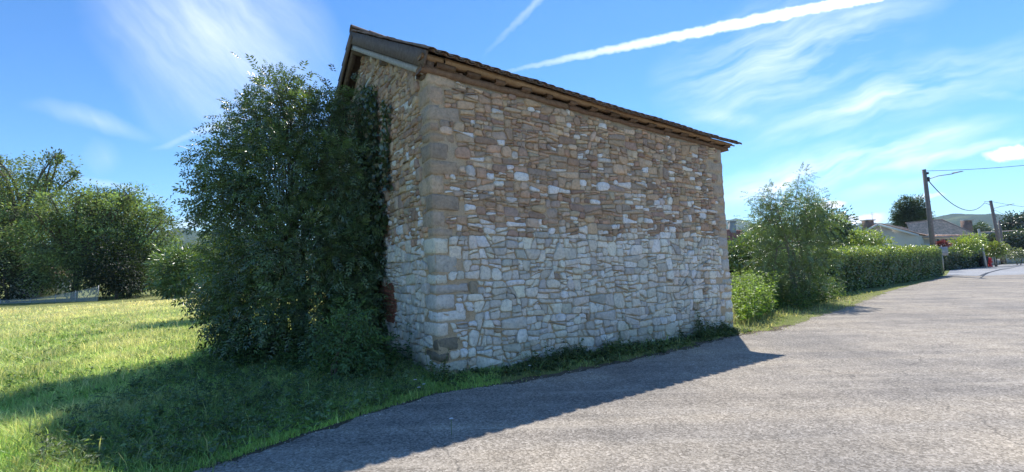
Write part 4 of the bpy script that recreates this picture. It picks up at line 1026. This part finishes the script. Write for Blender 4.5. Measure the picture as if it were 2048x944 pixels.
# ------------------------------------------------------------------ far junction: hedges, walls, poles, sign, hydrant
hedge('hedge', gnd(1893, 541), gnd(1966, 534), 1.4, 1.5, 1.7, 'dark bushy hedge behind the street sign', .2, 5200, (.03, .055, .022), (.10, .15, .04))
tree('garden_bush', ground_at(1930, 43), [lb(1933, 491, 42, 20, 11), lb(1948, 481, 42.5, 14, 8), lb(1914, 508, 41, 16, 8)], 'bright yellow-green bush above the dark hedge in front of the house', 'shrub', ncl=240, per=14, spread=.24, leaf=.18, col=(.22, .29, .06), trunk_r=.06, stems=2, twigs=14)
tree('garden_bush', ground_at(1990, 44), [lb(1988, 500, 44, 16, 12), lb(1996, 492, 44, 10, 8)], 'small yellow-green bush behind the leaning concrete post', 'shrub', ncl=110, per=14, spread=.2, leaf=.2, col=(.17, .22, .045), trunk_r=.05, stems=2, twigs=8)
tree('red_shrub', ground_at(1884, 36), [lb(1884, 489, 36, 8, 4), lb(1876, 493, 36, 5, 3)], 'small red-leaved shrub behind the end of the long hedge', 'shrub', ncl=70, per=12, spread=.14, leaf=.15, col=(.12, .02, .03), trunk_r=.03, stems=2, twigs=8)
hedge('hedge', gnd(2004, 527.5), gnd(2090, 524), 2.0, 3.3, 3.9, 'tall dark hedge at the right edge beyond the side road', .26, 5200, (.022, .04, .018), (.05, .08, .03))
tree('garden_bush', ground_at(2030, 46), [lb(2022, 508, 46, 20, 9), lb(2046, 510, 46, 18, 8)], 'grey-green bush on the low garden wall at the right edge', 'shrub', ncl=120, per=12, spread=.18, leaf=.16, col=(.12, .15, .08), trunk_r=.04, stems=2, twigs=8)
gb = gnd(1985, 531); gw = empty('garden_wall', gb, 'low concrete garden wall with pillars at the side road', 'wall')
P_ = [gnd(1985, 531), gnd(2008, 528), gnd(2100, 523)]
for a, b in zip(P_[:-1], P_[1:]):
    a, b = a - gb, b - gb; d = nrm(b - a); mb = MB(); mb.box(a, b - a, np.array([-d[1], d[0], 0]) * .2, UP * .62); pn = mb.obj('panel', M['concrete'], gw)
for p in (P_[0], P_[1], gnd(2048, 525.5)):
    mb = MB(); q = p - gb; mb.box(q - [.2, .2, 0], (.4, 0, 0), (0, .4, 0), UP * 1.05); pl = mb.obj('pillar', M['concrete_pale'], gw)
    mb = MB(); mb.box(q - [.25, .25, -1.052], (.5, 0, 0), (0, .5, 0), UP * .08); mb.obj('cap', M['concrete'], pl)
def pole(name, bx, by, tx, ty, r0, r1, mat, label, cat='utility pole'):
    b = gnd(bx, by); t = atY(tx, ty, b[1]); root = empty(name, b, label, cat); mb = MB()
    mb.tube([np.array([0, 0, -.3]), (t - b) * .5, t - b], [r0, (r0 + r1) / 2, r1], 10); mb.obj('shaft', M[mat], root, True); return root, b, t
def lamp(root, b, t, drop, dx, dy, dz):
    a = t - b - UP * drop; e = a + np.array([dx, dy, dz]); mb = MB(); mb.tube([a, a + (e - a) * .5 + UP * .08, e], [.035, .03, .03], 6); arm = mb.obj('lamp_arm', M['metal_grey'], root)
    d = nrm(e - a); mb = MB(); s_ = nrm(np.cross(d, UP)); mb.add([e - s_ * .1, e + s_ * .1, e + d * .55 + s_ * .13, e + d * .55 - s_ * .13, e - s_ * .08 + UP * .09, e + s_ * .08 + UP * .09, e + d * .5 + s_ * .08 + UP * .05, e + d * .5 - s_ * .08 + UP * .05], [[(3, 2, 1, 0), (4, 5, 6, 7), (0, 1, 5, 4), (1, 2, 6, 5), (2, 3, 7, 6), (3, 0, 4, 7)]])
    mb.obj('lamp_head', M['metal_grey'], arm)
p1, b1, t1 = pole('utility_pole', 1873, 551, 1848, 339, .17, .11, 'pole_wood', 'tall brown utility pole with street lamp arm behind the long hedge')
lamp(p1, b1, t1, .75, 1.35, -.6, .28)
q = t1 - b1; mb = MB(); mb.box(q - [-.05, .12, .35], (.16, 0, 0), (0, .24, 0), UP * .14); mb.obj('bracket', M['black'], p1); mb = MB(); mb.box(q - [-.05, .1, .85], (.2, 0, 0), (0, .2, 0), UP * .3); mb.obj('bracket', M['black'], p1)
p2, b2, t2 = pole('utility_pole', 2007, 529, 1981, 401, .18, .13, 'pole_wood', 'second utility pole with lamp and wire bracket at the side road')
lamp(p2, b2, t2, 1.0, 1.5, -.4, .35)
q = t2 - b2; mb = MB(); mb.tube([q - UP * .15, q - UP * .1 - [.75, 0, 0]], .03, 5); mb.obj('bracket', M['metal_grey'], p2); mb = MB(); mb.tube([q - UP * .5, q - UP * .25 - [.7, 0, 0]], .03, 5); mb.obj('bracket', M['metal_grey'], p2)
p3, b3, t3 = pole('leaning_post', 1973, 535, 1957, 458, .10, .08, 'concrete_pale', 'pale leaning concrete post beside the red hydrant', 'post')
p4, b4, t4 = pole('timber_post', 2011, 528, 1998, 441, .13, .10, 'pole_wood', 'short brown timber post right of the second pole', 'post')
def cable(name, a, b, sag, label, r=.014):
    t = np.linspace(0, 1, 18)[:, None]; P = a + (b - a) * t - UP * sag * 4 * t * (1 - t); o_ = P[0].copy(); mb = MB(); mb.tube(P - o_, r, 5)
    o = mb.obj(name, M['black'], None, False, label=label, category='cable', group='overhead cables'); o.location = o_; return o
q2 = t2 - np.array([.7, 0, .25])
cable('overhead_cable', t1 - UP * .45, q2, 1.55, 'sagging black cable between the brown pole and the second pole', .03)
cable('overhead_cable', t1 - UP * .1, atY(2130, 322, 26), .12, 'thin cable running right from the top of the brown pole', .016)
cable('overhead_cable', t2 - UP * .1, atY(2130, 421, 45), .15, 'thin cable running right from the top of the second pole', .018)
cable('overhead_cable', t4 - UP * .3, atY(2130, 437, 46), .2, 'cable running right from the short timber post', .018)
cable('overhead_cable', t2 - UP * .9, atY(2090, 455, 60), .3, 'lower thin cable leaving the second pole to the right', .016)
sb_ = gnd(1888, 549); sg = empty('street_sign', sb_, 'blank grey back of a street sign at the end of the long hedge', 'sign'); mb = MB(); mb.tube([np.zeros(3), UP * 2.05], .035, 8); mb.obj('post', M['metal_grey'], sg)
mb = MB(); mb.box((-.34, -.05, 1.35), (.72, 0, 0), (0, .025, 0), (0, 0, .62)); pl = mb.obj('panel', M['metal_grey'], sg)
mb = MB(); mb.box((-.32, -.075, 1.5), (.68, 0, 0), (0, .024, 0), (0, 0, .05)); mb.box((-.32, -.075, 1.78), (.68, 0, 0), (0, .024, 0), (0, 0, .05)); mb.obj('rail', M['metal_grey'], pl)
hy_b = gnd(1980, 534); hd = empty('fire_hydrant', hy_b, 'red fire hydrant at the foot of the leaning post', 'hydrant')
mb = MB(); mb.tube([(0, 0, 0), (0, 0, .12), (0, 0, .13), (0, 0, .62), (0, 0, .64), (0, 0, .84), (0, 0, .92)], [.2, .2, .14, .14, .19, .19, .08], 12); mb.obj('body', M['red_paint'], hd, True)
for sx in (-1, 1):
    mb = MB(); mb.tube([(sx * .12, -.02, .5), (sx * .26, -.02, .5)], .07, 8); mb.obj('outlet', M['red_paint'], hd)
bn = empty('dark_bin', gnd(1974.5, 534.5) + [0, .4, 0], 'dark bin behind the foot of the leaning post', 'bin'); mb = MB(); mb.add([(-.24, -.24, .08), (.24, -.24, .08), (.24, .24, .08), (-.24, .24, .08), (-.3, -.3, .95), (.3, -.3, .95), (.3, .3, .95), (-.3, .3, .95)], [[(3, 2, 1, 0), (4, 5, 6, 7), (0, 1, 5, 4), (1, 2, 6, 5), (2, 3, 7, 6), (3, 0, 4, 7)]]); mb.obj('body', M['black'], bn)
mb = MB(); mb.box((-.32, -.34, .952), (.64, 0, 0), (0, .66, 0), (0, 0, .07)); mb.obj('lid', M['black'], bn)

# ------------------------------------------------------------------ grass and weeds
def blades(name, P, h, w, col, label, lean=.35, mat='grass', seg2=True):
    m = len(P); a = RNG.uniform(0, 6.28, m); S = np.stack([np.cos(a), np.sin(a), np.zeros(m)], -1); b = RNG.uniform(0, 6.28, m)
    Ld = np.stack([np.cos(b), np.sin(b), np.zeros(m)], -1) * (RNG.uniform(.05, 1, m) * lean * h)[:, None]
    B_ = np.concatenate([P, np.zeros((m, 1))], 1) if P.shape[1] == 2 else P; W = np.asarray(w)[:, None] * S * .5; Z = UP * np.asarray(h)[:, None]
    V = np.stack([B_ - W, B_ + W, B_ + Ld * .35 + Z * .6 + W * .75, B_ + Ld * .35 + Z * .6 - W * .75, B_ + Ld * 1.15 + Z], 1).reshape(-1, 3); i = np.arange(m)[:, None] * 5
    T = np.concatenate([i + np.array([[0, 1, 2]]), i + np.array([[0, 2, 3]]), i + np.array([[3, 2, 4]])])
    return link(name, mesh_np(name, V, [T], M[mat], np.repeat(col, 5, 0)), None, kind='stuff', label=label)
def edge_side(P):
    """signed distance from the road's edge, positive on the grass side"""
    out = np.full(len(P), 1e9); sg = np.ones(len(P)); Q = EDGE_PTS
    for a, b in zip(Q[:-1], Q[1:]):
        d = b - a; t = np.clip(((P - a) @ d) / (d @ d), 0, 1); v = P - (a + t[:, None] * d); ds = np.hypot(v[:, 0], v[:, 1]); cr = d[0] * v[:, 1] - d[1] * v[:, 0]
        k = ds < out; out[k] = ds[k]; sg[k] = np.sign(cr[k])
    return out * sg
def in_barn(P):
    r = P - A[:2]; M2 = np.linalg.inv(np.stack([u[:2], g[:2]], 1)); st = r @ M2.T
    return (st[:, 0] > -.02) & (st[:, 0] < L + .02) & (st[:, 1] > -.02) & (st[:, 1] < FAR_T)
def polar(m, az0, az1, r0, r1, k=1.0):
    az = np.radians(RNG.uniform(az0, az1, m)); r = r0 * (r1 / r0) ** (RNG.uniform(0, 1, m) ** k); return np.stack([np.sin(az) * r, np.cos(az) * r], -1)
# meadow
P = polar(420000, -58, -2, 2.2, 33, .9); e = edge_side(P); P = P[(e > .03) & ~in_barn(P)]; r = np.hypot(P[:, 0], P[:, 1])
nz = vnoise(P * .55, 31) + .5 * vnoise(P * 2.2, 32); far = np.clip((r - 13) / 14, 0, 1)
h = RNG.uniform(.035, .12, len(P)) * (1 + .4 * nz) + .05 * far + (RNG.uniform(0, 1, len(P)) < .02) * .08; w = .004 + .0009 * r
straw = np.clip(.24 + .26 * nz + .62 * far ** 1.3 + RNG.normal(0, .18, len(P)), 0, 1)[:, None]
col = (np.array([.135, .21, .06]) * (1 - straw) + np.array([.36, .33, .20]) * straw) * np.exp(RNG.normal(0, .18, (len(P), 1)))
blades('meadow_grass', P, h, w, col, 'short green and straw-coloured meadow grass left of the barn', .95)
# rough grass on the verge and at the wall foot
P = polar(110000, -48, 62, 2.3, 24, 1.0); e = edge_side(P); P = P[(e > -.14) & (e < 2.2) & ~in_barn(P)]; e = edge_side(P); r = np.hypot(P[:, 0], P[:, 1])
nz = vnoise(P * 1.3, 41); keep = RNG.uniform(0, 1, len(P)) < np.clip(.12 + e * 1.5 + .5 * nz, .01, 1); P, e, nz, r = P[keep], e[keep], nz[keep], r[keep]
h = RNG.uniform(.03, .11, len(P)) * np.clip(.4 + e, .4, 1.3) + (RNG.uniform(0, 1, len(P)) < .02) * .16
straw = np.clip(.15 + .2 * nz + RNG.normal(0, .2, len(P)) + .25 * (P[:, 0] > 5), 0, 1)[:, None]
col = .68 * (np.array([.12, .18, .06]) * (1 - straw) + np.array([.32, .28, .15]) * straw) * np.exp(RNG.normal(0, .2, (len(P), 1)))
blades('verge_grass', P, h, .005 + .0012 * r, col, 'uneven tufts of grass along the edge of the road', 1.1)
# dry seed stalks
P = polar(3000, -56, -12, 8, 31, .6); P = P[(edge_side(P) > .5) & ~in_barn(P)]; r = np.hypot(P[:, 0], P[:, 1])
blades('seed_stalks', P, RNG.uniform(.12, .3, len(P)),   .002 + .0005 * r, np.array([.42, .36, .2]) * np.exp(RNG.normal(0, .15, (len(P), 1))), 'thin dry seed stalks standing over the meadow', .45)
# leafy weeds: strip below the road wall, in front of the tree, and along the shadow
s_ = RNG.uniform(-.2, L - .1, 520); o_ = np.abs(RNG.normal(0, .28, 520)) + .06; wp = A[:2] + u[:2] * s_[:, None] + n[:2] * o_[:, None]
hh = (.05 + .42 * np.clip(vnoise(wp * 2.3, 51) + .25, 0, 1.3) ** 1.4 * np.exp(-o_ * 1.7)) * RNG.uniform(.5, 1.25, 520)
ok = edge_side(wp) > .05; weeds('wall_weeds', wp[ok], hh[ok], 'mixed weeds growing along the foot of the road wall', .07, (.085, .12, .05), .55, per=16, lean=.3)
pts, hs = area_pts([(60, 944), (330, 944), (560, 880), (850, 785), (845, 765), (780, 705), (640, 690), (470, 700), (300, 760), (120, 850)], 1700, .04, .22)
weeds('verge_weeds', pts, hs, 'low leafy weeds in the shaded verge before the big tree', .075, (.12, .17, .08), .5, per=12, lean=.35)
pts, hs = area_pts([(430, 740), (640, 760), (820, 755), (800, 690), (640, 680), (480, 690)], 240, .25, .75)
weeds('tall_weeds', pts, hs, 'taller weeds under the big tree beside the barn corner', .13, (.055, .10, .035), .38, per=16, lean=.25)
pts, hs = area_pts([(0, 700), (150, 640), (480, 660), (420, 720), (250, 800), (0, 850)], 420, .05, .18)
weeds('meadow_weeds', pts, hs, 'scattered leafy weeds in the sunlit meadow', .08, (.10, .17, .045), .5, per=8, lean=.4)
# small white flowers by the corner
for k, (x, y) in enumerate([(831, 771), (848, 781), (838, 788), (903, 858), (1060, 740)]):
    b_ = gnd(x, y + 14); mb = MB(); mb.tube([np.zeros(3), UP * .16], .003, 4, (.1, .15, .05)); st_ = mb
    root = empty('white_flower', b_, ['white flower nearest the barn corner, highest of three', 'white flower right of the other two below the barn corner', 'lowest of three white flowers below the barn corner', 'single white flower at the road edge in the shade', 'white flower under the road wall'][k], 'flower', 'small white flowers'); st_.obj('stem', M['leaf_dull'], root)
    mb = MB(); a_ = np.linspace(0, 2 * math.pi, 9)[:-1]
    for q in a_: d_ = np.array([math.cos(q), math.sin(q), 0]); s2_ = np.array([-d_[1], d_[0], 0]); c_ = np.array([0, 0, .16]); mb.add([c_, c_ + d_ * .014 + s2_ * .008 + UP * .004, c_ + d_ * .026 + UP * .002, c_ + d_ * .014 - s2_ * .008 + UP * .004], [[(0, 1, 2, 3)]])
    mb.obj('petals', M['white_paint'], root)

# loose chippings and crumbs of soil along the broken edge of the road
def chippings():
    i = RNG.integers(20, len(EDGE) - 1, 5200); P = EDGE[i] + RNG.normal(0, .05, (5200, 2)) + np.array([.5, -.8]) * (np.abs(RNG.normal(0, .16, 5200)) - .06)[:, None]; r = np.hypot(P[:, 0], P[:, 1]); P = P[r < 22]; m = len(P)
    c = np.concatenate([P, np.full((m, 1), .010)], 1); sz = RNG.uniform(.004, .013, m)[:, None]; a = RNG.uniform(0, 6.28, m)
    off = [np.stack([np.cos(a + q), np.sin(a + q), np.zeros(m)], -1) * sz * RNG.uniform(.7, 1.2, (m, 1)) for q in (0, 1.57, 3.14, 4.71)]
    V = np.stack([c + o for o in off] + [c + UP * sz * .9], 1).reshape(-1, 3); k = np.arange(m)[:, None] * 5
    T = np.concatenate([k + np.array([[p, q, 4]]) for p, q in ((0, 1), (1, 2), (2, 3), (3, 0))])
    col = np.array([.30, .26, .21]) * np.exp(RNG.normal(0, .4, (m, 1))); link('chippings', mesh_np('chippings', V, [T], M['rooftile'], np.repeat(col, 5, 0)), None, kind='stuff', label='loose stone chippings along the road edge')
chippings()

# ------------------------------------------------------------------ air
def m_haze(k): return None
hz = MB(); hz.box((-5800, -700, -1.0), (11600, 0, 0), (0, 5300, 0), (0, 0, 420)); ho = hz.obj('haze', None, None, False, kind='stuff', label='thin summer haze')
mm = bpy.data.materials.new('haze'); mm.use_nodes = True; nt = mm.node_tree; nt.nodes.clear(); out = nt.nodes.new('ShaderNodeOutputMaterial'); pv = nt.nodes.new('ShaderNodeVolumePrincipled')
pv.inputs['Color'].default_value = (.62, .80, 1.0, 1); pv.inputs['Density'].default_value = .00012; pv.inputs['Anisotropy'].default_value = .25; nt.links.new(pv.outputs[0], out.inputs['Volume'])
ho.data.materials.append(mm)
